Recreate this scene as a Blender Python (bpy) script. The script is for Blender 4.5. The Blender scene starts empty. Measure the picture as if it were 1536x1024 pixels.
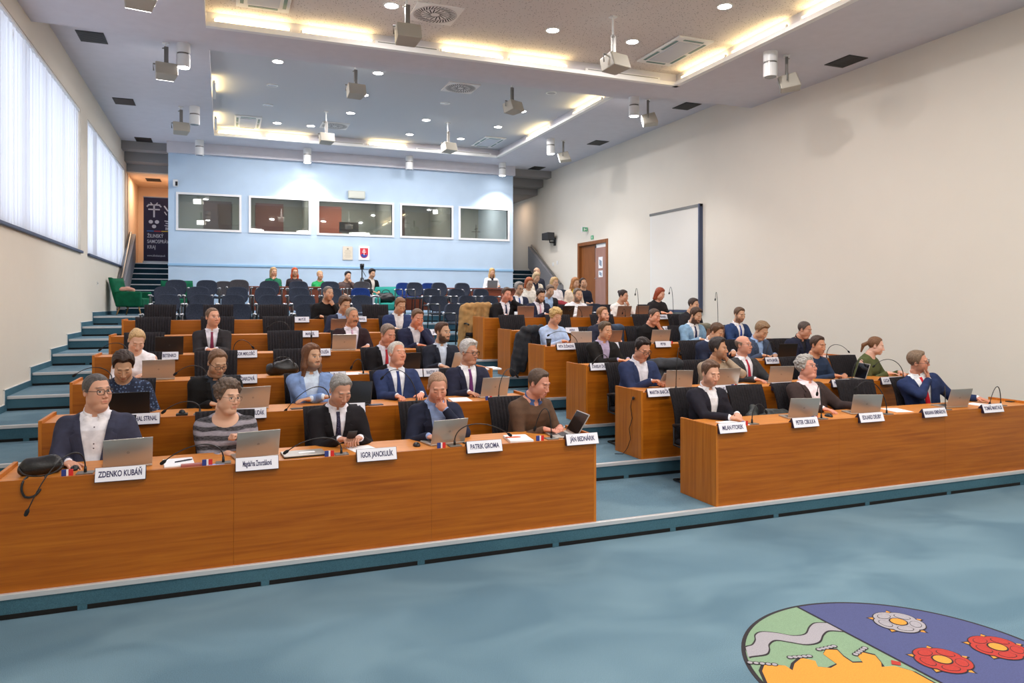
import bpy, bmesh, math, random
import numpy as np
from mathutils import Vector, Matrix
random.seed(7)
rng = np.random.default_rng(7)
SC = bpy.context.scene
COL = SC.collection
PI = math.pi
R = math.radians

# ------------------------------------------------------------------ the place, in metres
# x to the right along the desk rows, y from the photographer towards the back wall, z up
EYE = 2.15
XL, XR = -2.674, 10.58          # left (window) wall, right wall
YB = 22.95                      # light blue wall of the interpreters' booth
Z1, Z2 = 6.37, 6.75             # front soffit, rear soffit
T1, T2 = Z1 + .25, Z2 + .25     # ceilings inside the two light trays
ROW0, PITCH = 5.934, 1.38       # front face of the first desk row, distance between rows
P0, RISE, DESK = .171, .19, .769
XA, XB, XC, XD = -1.47, 3.15, 4.47, 9.15   # ends of the left and right desk blocks
FOC, HOR, YAW = 1101.5, 455.84, .3743
def rowy(k): return ROW0 + PITCH * k
def rowz(k): return P0 + RISE * k
def topz(k): return rowz(k) + DESK
def bearing(u):
    s, c = math.sin(YAW), math.cos(YAW); a = (u - 768) / FOC
    return s + a * c, c - a * s
def x_at(u, y):
    d = bearing(u); return d[0] * y / d[1]
def z_at(u, v, y):
    d = bearing(u); return EYE - (v - HOR) / FOC * y / d[1]

# ------------------------------------------------------------------ objects
def tag(o, label=None, cat=None, group=None, kind=None):
    if label: o['label'] = label
    if cat: o['category'] = cat
    if group: o['group'] = group
    if kind: o['kind'] = kind
    return o
def thing(name, label, cat, loc=(0, 0, 0), rz=0, group=None):
    o = bpy.data.objects.new(name, None); COL.objects.link(o)
    o.location = loc; o.rotation_euler = (0, 0, rz); o.empty_display_size = .1
    return tag(o, label, cat, group)
KIDS = {}
def link(name, me, parent=None):
    o = bpy.data.objects.new(name, me); COL.objects.link(o)
    if parent is not None:
        o.parent = parent; KIDS.setdefault(parent.name, []).append(o)
    return o
def dup(o, loc=None, rz=None, label=None, group=None, parent=None):
    c = o.copy(); COL.objects.link(c)
    if parent is not None:
        c.parent = parent; KIDS.setdefault(parent.name, []).append(c)
    if loc is not None: c.location = loc
    if rz is not None: c.rotation_euler = (0, 0, rz)
    if label: c['label'] = label
    if group: c['group'] = group
    for ch in KIDS.get(o.name, []): dup(ch, parent=c)
    return c

class MB:
    def __init__(s): s.v = []; s.f = []; s.m = []
    def add(s, vs, fs, mi=0):
        n = len(s.v); s.v += [tuple(p) for p in vs]; s.f += [tuple(i + n for i in f) for f in fs]; s.m += [mi] * len(fs)
        return s
    def box(s, a, b, mi=0, M=None):
        x0, y0, z0 = a; x1, y1, z1 = b
        vs = [Vector(p) for p in ((x0,y0,z0),(x1,y0,z0),(x1,y1,z0),(x0,y1,z0),(x0,y0,z1),(x1,y0,z1),(x1,y1,z1),(x0,y1,z1))]
        if M is not None: vs = [M @ p for p in vs]
        return s.add(vs, [(3,2,1,0),(4,5,6,7),(0,1,5,4),(1,2,6,5),(2,3,7,6),(3,0,4,7)], mi)
    def cbox(s, c, d, mi=0, M=None):
        return s.box([c[i] - d[i] / 2 for i in range(3)], [c[i] + d[i] / 2 for i in range(3)], mi, M)
    def tube(s, pts, r, n=8, mi=0, cap=True):
        pts = [Vector(p) for p in pts]; rs = r if isinstance(r, (list, tuple)) else [r] * len(pts)
        vs = []; fs = []; up = None
        for i, p in enumerate(pts):
            t = (pts[min(i + 1, len(pts) - 1)] - pts[max(i - 1, 0)]).normalized()
            if up is None: up = t.orthogonal().normalized()
            else: up = (up - t * up.dot(t)).normalized()
            w = t.cross(up)
            for j in range(n):
                a = 2 * PI * j / n; vs.append(p + (up * math.cos(a) + w * math.sin(a)) * rs[i])
        for i in range(len(pts) - 1):
            for j in range(n):
                fs.append((i * n + j, i * n + (j + 1) % n, (i + 1) * n + (j + 1) % n, (i + 1) * n + j))
        if cap:
            fs.append(tuple(reversed(range(n)))); fs.append(tuple((len(pts) - 1) * n + j for j in range(n)))
        return s.add(vs, fs, mi)
    def ell(s, c, r, nu=16, nv=10, mi=0, M=None):
        vs = []; fs = []
        for i in range(nv + 1):
            a = PI * i / nv - PI / 2
            for j in range(nu):
                b = 2 * PI * j / nu
                p = Vector((r[0] * math.cos(a) * math.cos(b), r[1] * math.cos(a) * math.sin(b), r[2] * math.sin(a)))
                if M is not None: p = M @ p
                vs.append(p + Vector(c))
        for i in range(nv):
            for j in range(nu):
                fs.append((i * nu + j, i * nu + (j + 1) % nu, (i + 1) * nu + (j + 1) % nu, (i + 1) * nu + j))
        return s.add(vs, fs, mi)
    def poly(s, pts, z0, z1, mi=0):      # flat prism in the xy plane
        n = len(pts); vs = [(p[0], p[1], z0) for p in pts] + [(p[0], p[1], z1) for p in pts]
        ar = sum(pts[i][0] * pts[(i+1) % n][1] - pts[(i+1) % n][0] * pts[i][1] for i in range(n))
        idx = list(range(n)) if ar > 0 else list(reversed(range(n)))
        fs = [tuple(n + i for i in idx), tuple(reversed(idx))]
        for q in range(n):
            i, j = idx[q], idx[(q + 1) % n]; fs.append((i, j, n + j, n + i))
        return s.add(vs, fs, mi)
    def rings(s, rings, mi=0, cap=True):
        n = len(rings[0]); vs = [p for r in rings for p in r]; fs = []
        for i in range(len(rings) - 1):
            for j in range(n): fs.append((i * n + j, i * n + (j + 1) % n, (i + 1) * n + (j + 1) % n, (i + 1) * n + j))
        if cap: fs.append(tuple(reversed(range(n)))); fs.append(tuple((len(rings) - 1) * n + j for j in range(n)))
        return s.add(vs, fs, mi)
    def disc(s, c, r, z0, z1, n=24, mi=0):
        return s.poly([(c[0] + r * math.cos(2*PI*i/n), c[1] + r * math.sin(2*PI*i/n)) for i in range(n)], z0, z1, mi)
    def build(s, name, mat, parent=None, smooth=False, bevel=0, seg=2, fix=False):
        me = bpy.data.meshes.new(name); me.from_pydata(s.v, [], s.f)
        mats = mat if isinstance(mat, (list, tuple)) else [mat]
        for m in mats: me.materials.append(m)
        if len(mats) > 1: me.polygons.foreach_set('material_index', s.m)
        if smooth: me.polygons.foreach_set('use_smooth', [True] * len(me.polygons))
        if fix:
            bm = bmesh.new(); bm.from_mesh(me); bmesh.ops.recalc_face_normals(bm, faces=bm.faces); bm.to_mesh(me); bm.free()
        me.update()
        o = link(name, me, parent)
        if bevel:
            b = o.modifiers.new('edge', 'BEVEL'); b.width = bevel; b.segments = seg; b.limit_method = 'ANGLE'; b.angle_limit = R(40)
        return o
def struct(name, mb, mat, **kw): return tag(mb.build(name, mat, **kw), kind='structure')
def bez(p, n=14):
    p = [Vector(q) for q in p]; out = []
    for i in range(n + 1):
        t = i / n; a = 1 - t
        out.append(p[0] * a**3 + p[1] * 3*a*a*t + p[2] * 3*a*t*t + p[3] * t**3)
    return out

# ------------------------------------------------------------------ materials
def lin(c):
    c = [x / 255 for x in c]
    return [x / 12.92 if x <= .04045 else ((x + .055) / 1.055) ** 2.4 for x in c]
def rgba(c): return (*lin(c), 1)
class NT:
    def __init__(s, name):
        s.m = bpy.data.materials.new(name); s.m.use_nodes = True; s.t = s.m.node_tree
        s.t.nodes.clear(); s.out = s.n('ShaderNodeOutputMaterial')
    def n(s, ty, **kw):
        o = s.t.nodes.new(ty)
        for k, v in kw.items():
            if k[0] == '_': setattr(o, k[1:], v)
            else: o.inputs[k.replace('__', ' ')].default_value = v
        return o
    def l(s, a, b): s.t.links.new(a, b)
    def bsdf(s, rough=.5, metal=0, spec=.5, **kw):
        b = s.n('ShaderNodeBsdfPrincipled'); b.inputs['Roughness'].default_value = rough; b.inputs['Metallic'].default_value = metal
        b.inputs['Specular IOR Level'].default_value = spec; s.l(b.outputs[0], s.out.inputs[0]); return b
    def coord(s, scale=(1, 1, 1), kind='Object'):
        t = s.n('ShaderNodeTexCoord'); m = s.n('ShaderNodeMapping'); m.inputs['Scale'].default_value = scale
        s.l(t.outputs[kind], m.inputs[0]); return m.outputs[0]
    def noise(s, vec, scale, detail=3, rough=.5, dist=0):
        n = s.n('ShaderNodeTexNoise'); n.inputs['Scale'].default_value = scale; n.inputs['Detail'].default_value = detail
        n.inputs['Roughness'].default_value = rough; n.inputs['Distortion'].default_value = dist; s.l(vec, n.inputs['Vector']); return n.outputs[0]
    def ramp(s, fac, stops, interp='LINEAR'):
        r = s.n('ShaderNodeValToRGB'); e = r.color_ramp.elements; r.color_ramp.interpolation = interp
        while len(e) < len(stops): e.new(.5)
        for q, (p, c) in zip(e, stops): q.position = p; q.color = rgba(c)
        s.l(fac, r.inputs[0]); return r.outputs[0]
    def mix(s, fac, a, b, blend='MIX'):
        m = s.n('ShaderNodeMix', _data_type='RGBA', _blend_type=blend)
        for v, i in ((fac, 0), (a, 6), (b, 7)):
            if hasattr(v, 'links') or hasattr(v, 'is_linked'): s.l(v, m.inputs[i])
            else: m.inputs[i].default_value = v if i == 0 else (*v, 1) if len(v) == 3 else v
        return m.outputs[2]
    def bump(s, h, b, strength=.2, dist=.01):
        n = s.n('ShaderNodeBump'); n.inputs['Strength'].default_value = strength; n.inputs['Distance'].default_value = dist
        s.l(h, n.inputs['Height']); s.l(n.outputs[0], b.inputs['Normal'])
_mc = {}
def mat(name, c, rough=.5, metal=0, spec=.5, var=0, vs=8, bump=0, bs=60, **kw):
    key = name
    if key in _mc: return _mc[key]
    t = NT(name); b = t.bsdf(rough, metal, spec)
    b.inputs['Base Color'].default_value = rgba(c)
    if var or bump:
        co = t.coord()
        if var:
            n = t.noise(co, vs, 4)
            lo = [max(0, x * (1 - var)) for x in c]; hi = [min(255, x * (1 + var)) for x in c]
            t.l(t.ramp(n, [(.3, lo), (.7, hi)]), b.inputs['Base Color'])
        if bump: t.bump(t.noise(co, bs, 2), b, bump)
    _mc[key] = t.m; return t.m
def emit(name, c, s):
    t = NT(name); e = t.n('ShaderNodeEmission'); e.inputs[0].default_value = rgba(c); e.inputs[1].default_value = s
    t.l(e.outputs[0], t.out.inputs[0]); return t.m
def wood(name, dark, mid, light, sc=(1.2, 30, 30), rough=.38):
    t = NT(name); b = t.bsdf(rough, spec=.4); co = t.coord(sc)
    n = t.noise(co, 1.0, 6, .62, .6)
    c1 = t.ramp(n, [(.3, dark), (.5, mid), (.72, light)])
    n2 = t.noise(t.coord((.5, 3, 3)), 1.6, 2)
    c2 = t.mix(t.ramp(n2, [(.35, (0, 0, 0)), (.7, (90, 90, 90))]), c1, lin(light))
    t.l(c2, b.inputs['Base Color']); t.bump(n, b, .04, .004); return t.m
def carpet(name, lo, hi, patch=True):
    t = NT(name); b = t.bsdf(.95, spec=.1); co = t.coord()
    big = t.noise(t.coord((.55, .75, 1)), 1.7, 2, .5, .8)
    c = t.ramp(big, [(.36, lo), (.64, hi)])
    fine = t.noise(co, 220, 2, .7)
    c = t.mix(.35, c, t.ramp(fine, [(.3, [x * .55 for x in lo]), (.7, [min(255, x * 1.25) for x in hi])]))
    t.l(c, b.inputs['Base Color']); t.bump(fine, b, .25, .004); return t.m
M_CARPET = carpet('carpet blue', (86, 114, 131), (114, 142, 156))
M_CARPET_SHADED = carpet('carpet shaded riser', (62, 97, 113), (76, 113, 128))  # floor carpet again; weaker light on upright faces put into the colour
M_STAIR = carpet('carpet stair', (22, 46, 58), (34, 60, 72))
M_NOSE = mat('aluminium nosing', (214, 214, 216), .35, .35)
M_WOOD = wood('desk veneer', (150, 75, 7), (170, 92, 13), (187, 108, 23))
M_WOODV_LIT = wood('desk end veneer lit', (174, 96, 22), (192, 112, 30), (206, 128, 42), (30, 30, 1.2))  # desk veneer again; window light on the ends put into the colour
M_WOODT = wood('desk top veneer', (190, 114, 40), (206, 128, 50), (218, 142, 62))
M_DOOR = wood('door veneer', (118, 68, 30), (138, 82, 40), (152, 96, 52), (30, 30, 1.5))
M_LEAF = wood('door leaf veneer', (150, 108, 96), (164, 122, 108), (176, 136, 122), (30, 30, 1.5))
M_TABLE = wood('dark red table', (112, 52, 34), (128, 62, 40), (142, 74, 50))
M_WALL = mat('wall paint', (222, 214, 200), .9, spec=.15, var=.004, vs=3)
M_WALLR = mat('right wall paint', (228, 221, 208), .9, spec=.15, var=.004, vs=2)
M_BLUE = mat('blue wall paint', (188, 210, 231), .85, spec=.2, var=.015, vs=2)
M_BLUERAIL = mat('blue rail paint', (150, 192, 226), .7)
M_CEIL = mat('ceiling plaster', (214, 212, 218), .92, spec=.1, var=.01, vs=5)
M_ORANGE = mat('corridor wall paint', (226, 204, 182), .9)
M_DARKW = mat('corridor grey paint', (150, 146, 144), .9)
def speckle():
    t = NT('acoustic board'); b = t.bsdf(.95, spec=.1); co = t.coord()
    v = t.n('ShaderNodeTexVoronoi'); v.inputs['Scale'].default_value = 26; t.l(co, v.inputs['Vector'])
    n = t.noise(co, 60, 2)
    c = t.ramp(v.outputs['Distance'], [(.14, (104, 96, 92)), (.26, (220, 214, 210))])
    t.l(t.mix(t.ramp(n, [(.38, (0, 0, 0)), (.5, (255, 255, 255))]), lin((222, 216, 212)), c), b.inputs['Base Color']); return t.m
M_ACOU = speckle()
M_WHITE = mat('white enamel', (232, 232, 230), .4)
M_PVC = mat('white window frame', (236, 236, 236), .35)
M_BEIGE = mat('projector housing', (176, 170, 156), .5)
M_POLE = mat('grey steel', (128, 126, 122), .4, .6)
M_BLACK = mat('black plastic', (20, 20, 22), .45)
M_DARK = mat('dark slot', (8, 8, 9), .9)
M_GRILL = mat('grille grey', (46, 46, 50), .6)
M_STEEL = mat('brushed steel', (150, 152, 156), .3, .9)
M_CHROME = mat('bright arm cap', (214, 214, 218), .25, .3)
M_SILL = mat('blue grey sill', (66, 76, 104), .5)
M_LAPTOP = mat('laptop silver', (186, 180, 172), .32, .55)
M_LAPDARK = mat('laptop dark', (52, 46, 44), .3, .4)
M_PAPER = mat('paper', (240, 240, 242), .8)
M_PLATE = mat('nameplate card', (236, 234, 242), .5)
M_PLATEK = mat('nameplate holder', (34, 32, 56), .4)
M_INK = mat('nameplate ink', (58, 54, 92), .7)
M_NAVYF = mat('navy seat fabric', (64, 70, 84), .95, spec=.1, var=.12, vs=60, bump=.2, bs=200)
M_BLUEF = mat('royal blue seat fabric', (42, 66, 128), .95, spec=.1, var=.1, vs=60)
M_GREYF = mat('grey seat fabric', (84, 82, 86), .95, spec=.1, var=.1, vs=60)
M_BLACKF = mat('black chair fabric', (38, 35, 38), .85, spec=.2, var=.15, vs=50, bump=.15, bs=150)
M_GREENV = mat('green velvet', (12, 92, 62), .8, spec=.2, var=.12, vs=7)
M_TEALF = mat('teal fabric', (30, 142, 130), .85)
M_SCREEN = mat('display glass', (12, 12, 16), .12)
M_KEYS = mat('keyboard', (48, 48, 52), .6)
M_RED = mat('red plastic', (206, 40, 40), .5)
M_BLUEP = mat('blue plastic', (40, 62, 140), .5)
M_LEATHER = mat('black leather', (26, 24, 24), .38, bump=.2, bs=70)
DAY, FILL, EXPO = 10.5, 78, 0.48
# ------------------------------------------------------------------ the setting
def setting():
    struct('floor', MB().box((XL, -4, -.1), (XR, ROW0, 0)), M_CARPET)
    NOSE = .018
    for k in range(10):
        y0 = rowy(k) - NOSE; y1 = rowy(k + 1) - NOSE + .05 if k < 9 else 28; z = rowz(k)
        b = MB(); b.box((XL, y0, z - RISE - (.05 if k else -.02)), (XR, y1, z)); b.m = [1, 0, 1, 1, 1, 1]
        struct('floor_tier', b, [M_CARPET, M_CARPET_SHADED])
        struct('trim_nosing', MB().box((XL + .02, y0 - .012, z - .036), (XR, y0 + .03, z + .004)), M_NOSE, bevel=.005)
        zl = z - RISE if k else 0
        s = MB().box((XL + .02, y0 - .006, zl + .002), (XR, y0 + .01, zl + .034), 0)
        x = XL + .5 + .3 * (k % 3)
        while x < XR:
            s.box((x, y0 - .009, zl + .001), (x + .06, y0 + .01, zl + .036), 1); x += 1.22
        struct('trim_vent', s, [M_DARK, M_CARPET_SHADED])
        # carpet skirting on the window wall follows the steps
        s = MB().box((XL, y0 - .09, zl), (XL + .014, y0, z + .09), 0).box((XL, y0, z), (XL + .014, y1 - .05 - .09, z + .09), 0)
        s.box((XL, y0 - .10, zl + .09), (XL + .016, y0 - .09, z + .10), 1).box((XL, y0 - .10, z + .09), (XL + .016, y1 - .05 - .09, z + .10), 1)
        struct('baseboard_left', s, [M_CARPET_SHADED, M_WHITE])
    # left wall with two window openings in view and one nearer the platform
    wins = [(2.0, 9.2), (9.9, 16.91), (17.72, 23.9)]; ZB, ZT = 3.22, 6.06
    w = MB(); y = -4
    for a, b_ in wins:
        w.box((XL - .3, y, -.1), (XL, a, 7.3)); w.box((XL - .3, a, -.1), (XL, b_, ZB)); w.box((XL - .3, a, ZT), (XL, b_, 7.3)); y = b_
    w.box((XL - .3, y, -.1), (XL, 28, 7.3))
    struct('wall_left', w, M_WALL)
    glass = NT('window glass'); a = glass.n('ShaderNodeBsdfTransparent'); g = glass.n('ShaderNodeBsdfGlossy'); g.inputs['Roughness'].default_value = .02
    mx = glass.n('ShaderNodeMixShader'); mx.inputs[0].default_value = .07
    glass.l(a.outputs[0], mx.inputs[1]); glass.l(g.outputs[0], mx.inputs[2]); glass.l(mx.outputs[0], glass.out.inputs[0])
    bl = NT('blind fabric'); d = bl.n('ShaderNodeBsdfDiffuse'); d.inputs[0].default_value = rgba((226, 226, 230))
    tr = bl.n('ShaderNodeBsdfTranslucent'); tr.inputs[0].default_value = rgba((226, 230, 238)); mx = bl.n('ShaderNodeMixShader'); mx.inputs[0].default_value = .5
    bl.l(d.outputs[0], mx.inputs[1]); bl.l(tr.outputs[0], mx.inputs[2]); bl.l(mx.outputs[0], bl.out.inputs[0])
    names = ['white vertical blind drawn over the window nearest the platform', 'long white vertical blind on the nearer window of the left wall',
             'white vertical blind on the farther left window, a slat pushed aside near its lower edge']
    for i, (a, b_) in enumerate(wins):
        f = MB(); t = .07
        f.box((XL - .26, a, ZB), (XL - .18, a + t, ZT)).box((XL - .26, b_ - t, ZB), (XL - .18, b_, ZT)).box((XL - .26, a, ZB), (XL - .18, b_, ZB + t)).box((XL - .26, a, ZT - t), (XL - .18, b_, ZT))
        n = 5
        for j in range(1, n):
            yy = a + (b_ - a) * j / n; f.box((XL - .255, yy - .05, ZB), (XL - .185, yy + .05, ZT))
        wf = struct('window_%d' % (i + 1), f, M_PVC)
        MB().box((XL - .224, a + t, ZB + t), (XL - .218, b_ - t, ZT - t)).build('pane', glass.m, wf)
        MB().box((XL - .3, a - .02, ZB - .05), (XL + .05, b_ + .02, ZB)).build('sill', M_SILL, wf, bevel=.008)
        t_ = thing('vertical_blind', names[i], 'blind', (XL - .06, (a + b_) / 2, ZB), group='vertical blinds')
        L = (b_ - a) / 2
        MB().box((-.02, -L + .01, ZT - ZB - .05), (.05, L - .01, ZT - ZB - .005)).build('headrail', M_PVC, t_)
        s = MB(); y = -L + .02; j = 0
        while y < L - .13:
            ang = R(10 + 7 * math.sin(j * .6) + random.uniform(-6, 6))
            zt = ZT - ZB - .05; z0 = .03 + random.uniform(0, .01)
            if i == 2 and 9 <= j <= 9: ang = R(70)
            c = (0.012 * (j % 2), y + .065); hx, hy = .067 * math.sin(ang), .067 * math.cos(ang)
            q = []
            for u in (-1, -.5, 0, .5, 1):
                bow = .010 * (1 - u * u)
                q.append((c[0] + hx * u + bow, c[1] + hy * u))
            for m_ in range(4):
                (xa, ya), (xb, yb) = q[m_], q[m_ + 1]
                s.add([(xa, ya, z0), (xb, yb, z0), (xb, yb, zt), (xa, ya, zt)], [(0, 1, 2, 3)])
            y += .112; j += 1
        s.build('slats', bl.m, t_, smooth=True)
        if i == 1:
            for yy in (-2.2,): MB().tube([(.03, L - .03, ZT - ZB - .05), (.035, L - .03, .9)], .004, 6).build('pull_cord', M_PVC, t_)
    # right wall with the doorway
    DY0, DY1, DZ0, DZ1 = 19.25, 21.05, rowz(9), 4.0
    w = MB().box((XR, -4, -.1), (XR + .3, DY0, 7.3)).box((XR, DY1, -.1), (XR + .3, 28, 7.3)).box((XR, DY0, DZ1), (XR + .3, DY1, 7.3)).box((XR, DY0, -.1), (XR + .3, DY1, DZ0))
    struct('wall_right', w, M_WALLR)
    f = MB().box((XR - .03, DY0 - .09, DZ0), (XR + .2, DY0 + .02, DZ1 + .09)).box((XR - .03, DY1 - .02, DZ0), (XR + .2, DY1 + .09, DZ1 + .09)).box((XR - .03, DY0 + .02, DZ1 - .02), (XR + .2, DY1 - .02, DZ1 + .09))
    dr = struct('door_1', f, M_DOOR, bevel=.01)
    mid = 19.97
    MB().box((XR + .06, mid, DZ0 + .01), (XR + .1, DY1 - .02, DZ1 - .02)).build('leaf', M_DOOR, dr, bevel=.006)
    MB().box((XR + .0, DY0 + .02, DZ0 + .01), (XR + .04, mid, DZ1 - .14)).build('leaf', M_LEAF, dr, bevel=.006)
    MB().box((XR + .03, DY0 + .02, DZ1 - .14), (XR + .04, mid, DZ1 - .02)).build('transom_pane', M_WHITE, dr)
    MB().tube([(XR, mid - .06, DZ0 + 1.05), (XR - .05, mid - .06, DZ0 + 1.05), (XR - .05, mid - .17, DZ0 + 1.05)], .01).build('handle', M_STEEL, dr, smooth=True)
    MB().cbox((XR + .05, mid + .01, DZ0 + 1.8), (.09, .05, .5)).build('closer', M_GRILL, dr)
    for (z, h, l) in ((3.40, .34, 'white printed notice stuck high on the pinkish door leaf'), (3.06, .2, 'smaller white notice stuck below the other on the door leaf')):
        p = thing('notice', l, 'notice', (XR - .004, 19.62, z), group='door notices')
        MB().cbox((0, 0, 0), (.004, .26, h)).build('sheet', M_PAPER, p)
        g = MB()
        for j in range(3): g.cbox((-.003, -.05 + .05 * j, .02 * j - h * .1), (.002, .035, h * .5))
        g.build('print', mat('notice blue print', (92, 120, 150), .8), p)
    # front wall behind the photographer
    struct('wall_front', MB().box((XL, -4.2, -.1), (XR, -4, 7.3)), M_WALL)
    # ceiling: front soffit, rear soffit, tray boards
    ya, yb = 12.16, 12.84
    s = MB().box((XL, -4, Z1), (-.25, ya, 7.3)).box((8.22, -4, Z1), (XR, ya, 7.3)).box((XL, ya, Z1), (XR, yb, 7.3)).box((-.25, -4, Z1), (8.22, 1.5, 7.3))
    struct('ceiling', s, M_CEIL)
    struct('ceiling_board', MB().box((-.25, 1.5, T1), (8.22, ya, 7.3)), M_ACOU)
    yc, yd = 14.4, 21.73
    s = MB().box((XL, yb, Z2), (-.24, 28, 7.3)).box((8.1, yb, Z2), (XR, 28, 7.3)).box((-.24, yb, Z2), (8.1, yc, 7.3)).box((-.24, yd, Z2), (8.1, 28, 7.3))
    struct('ceiling_rear', s, M_CEIL)
    struct('ceiling_rear_board', MB().box((-.24, yc, T2), (8.1, yd, 7.3)), mat('rear tray board', (208, 210, 214), .92, spec=.1))
    # small ledges that carry the tubes
    l = MB().box((-.25, ya - .10, Z1), (8.22, ya, Z1 + .07)).box((8.12, 1.5, Z1), (8.22, ya, Z1 + .07))
    struct('trim_front_tray', l, M_WHITE)
    l = MB().box((-.24, yd - .1, Z2), (8.1, yd, Z2 + .06)).box((8.0, yc, Z2), (8.1, yd, Z2 + .06))
    struct('trim_rear_tray', l, M_WHITE)
    # booth: blue wall with five windows, bulkhead, rail, interior
    XBL, XBR = -1.46, 9.05
    wx = [(-1.20, .43), (.75, 2.40), (2.70, 4.95), (5.26, 6.90), (7.20, 8.86)]; wz0, wz1 = 4.31, 5.28
    w = MB(); zf = rowz(9) - .05; x = XBL
    w.box((XBL, YB, zf), (XBR, YB + .12, wz0)).box((XBL, YB, wz1), (XBR, YB + .12, 6.75))
    for a, b_ in wx: w.box((x, YB, wz0), (a, YB + .12, wz1)); x = b_
    w.box((x, YB, wz0), (XBR, YB + .12, wz1))
    w.box((XBL, YB + .12, zf), (XBL + .12, 26.4, 6.75)).box((XBR - .12, YB + .12, zf), (XBR, 26.4, 6.75))
    struct('wall_back', w, M_BLUE)
    struct('trim_bulkhead', MB().box((XBL - .03, YB - .14, 6.44), (XBR + .03, YB + .02, 6.76)), M_CEIL)
    struct('trim_rail', MB().box((XBL - .01, YB - .03, 3.24), (XBR + .01, YB + .0, 3.31)), M_BLUERAIL, bevel=.008)
    bi = mat('booth grey wall', (150, 158, 154), .9)
    struct('wall_booth', MB().box((XBL + .12, 26.2, 3.4), (XBR - .12, 26.4, 6.75)), bi); struct('floor_booth', MB().box((XBL + .12, YB + .12, 3.3), (XBR - .12, 26.2, 3.4)), bi); struct('ceiling_booth', MB().box((XBL + .12, YB + .12, 6.0), (XBR - .12, 26.2, 6.1)), bi)
    for x in (.6, 2.55, 5.1, 7.05): struct('partition_booth', MB().box((x - .04, YB + .12, 3.4), (x + .04, 26.2, 6.0)), bi)
    bd = [(-.62, .25, (74, 60, 58)), (1.0, 1.9, (118, 58, 44)), (2.95, 3.85, (176, 92, 64)), (5.3, 6.1, (96, 66, 54)), (7.3, 7.9, (92, 70, 62))]
    for i, (a, b_, c) in enumerate(bd):
        d = struct('door_%d' % (i + 2), MB().box((a, 26.15, 3.4), (b_, 26.2, 5.55)), mat('booth door %d' % i, c, .5))
    gl = NT('booth glass'); a = gl.n('ShaderNodeBsdfTransparent'); a.inputs[0].default_value = (.78, .82, .81, 1); g = gl.n('ShaderNodeBsdfGlossy'); g.inputs['Roughness'].default_value = .02
    mx = gl.n('ShaderNodeMixShader'); mx.inputs[0].default_value = .16
    gl.l(a.outputs[0], mx.inputs[1]); gl.l(g.outputs[0], mx.inputs[2]); gl.l(mx.outputs[0], gl.out.inputs[0])
    for i, (a, b_) in enumerate(wx):
        t = .06; f = MB()
        f.box((a - t, YB - .03, wz0 - t), (a, YB + .1, wz1 + t)).box((b_, YB - .03, wz0 - t), (b_ + t, YB + .1, wz1 + t)).box((a, YB - .03, wz0 - t), (b_, YB + .1, wz0)).box((a, YB - .03, wz1), (b_, YB + .1, wz1 + t))
        wf = struct('window_%d' % (i + 4), f, M_PVC)
        MB().box((a, YB + .04, wz0), (b_, YB + .046, wz1)).build('pane', gl.m, wf)
    # booth furniture seen through the glass
    for i, (x, w_) in enumerate(((1.5, 1.3), (3.7, 1.0))):
        t = thing('booth_desk', ['dark desk inside the second booth window', 'dark desk inside the middle booth window before the reddish door'][i], 'desk', (x, 24.3, 3.4), group='desks inside the booths')
        MB().cbox((0, 0, .92), (w_, .5, .04)).build('top', M_LAPDARK, t); MB().cbox((0, .2, .45), (w_, .03, .9)).build('panel', M_LAPDARK, t)
        for sx in (-1, 1): MB().cbox((sx * (w_ / 2 - .02), 0, .45), (.03, .48, .9)).build('leg', M_LAPDARK, t)
    t = thing('monitor', 'dark monitor on the desk inside the middle booth window', 'monitor', (3.8, 24.2, 4.34))
    MB().cbox((0, 0, .01), (.22, .16, .02)).build('base', M_BLACK, t); MB().cbox((0, .03, .08), (.05, .02, .14)).build('stand', M_BLACK, t); MB().cbox((0, 0, .3), (.62, .03, .34)).build('display', M_BLACK, t)
    t = thing('coat_stand', 'thin coat stand inside the rightmost booth window', 'coat stand', (8.3, 24.6, 3.4))
    MB().tube([(0, 0, 0), (0, 0, 1.55)], .015).build('pole', M_BLACK, t); MB().tube([(-.16, 0, 1.3), (.16, 0, 1.3)], .012).tube([(0, -.16, 1.4), (0, .16, 1.4)], .012).build('hook_bar', M_BLACK, t); MB().disc((0, 0), .16, 0, .02).build('base', M_BLACK, t)
    # corridors left and right of the booth, stairs up to them
    for side, xa, xb in (('left', XL, XBL), ('right', XBR, XR)):
        pm = M_ORANGE if side == 'left' else M_DARKW
        n = 9; z0 = rowz(9)
        for i in range(1, n + 1):
            y = 22.28 + .29 * (i - 1); z = z0 + .167 * i
            b = MB(); b.box((xa, y, z - .167), (xb, y + (.29 if i < n else 5), z)); 
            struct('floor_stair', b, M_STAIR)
            struct('trim_stair', MB().box((xa, y - .01, z - .022), (xb, y + .02, z + .004)), M_NOSE)
        struct('wall_corridor_' + side, MB().box((xa - .0, 27.4, 3.3), (xb + .0, 27.6, 6.75)).box((xa, 24.6, 3.3), (xa + .02, 27.4, 6.75) ) if side == 'left' else MB().box((xa, 27.4, 3.3), (xb, 27.6, 6.75)), pm)
        struct('ceiling_header_' + side, MB().box((xa, 23.2, 6.52), (xb, 23.6, 6.76)).box((xa, 23.9, 6.3), (xb, 24.4, 6.76)).box((xa, 24.4, 6.08), (xb, 28, 6.76)), M_DARKW if side == 'right' else [M_ORANGE, M_DARKW][1])
    struct('ceiling_corridor_left', MB().box((XL, 24.42, 6.05), (XBL, 27.4, 6.08)), M_ORANGE)
    struct('wall_booth_side', MB().box((XBL - .005, 24.6, 3.38), (XBL, 27.4, 6.08)), M_ORANGE)
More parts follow.
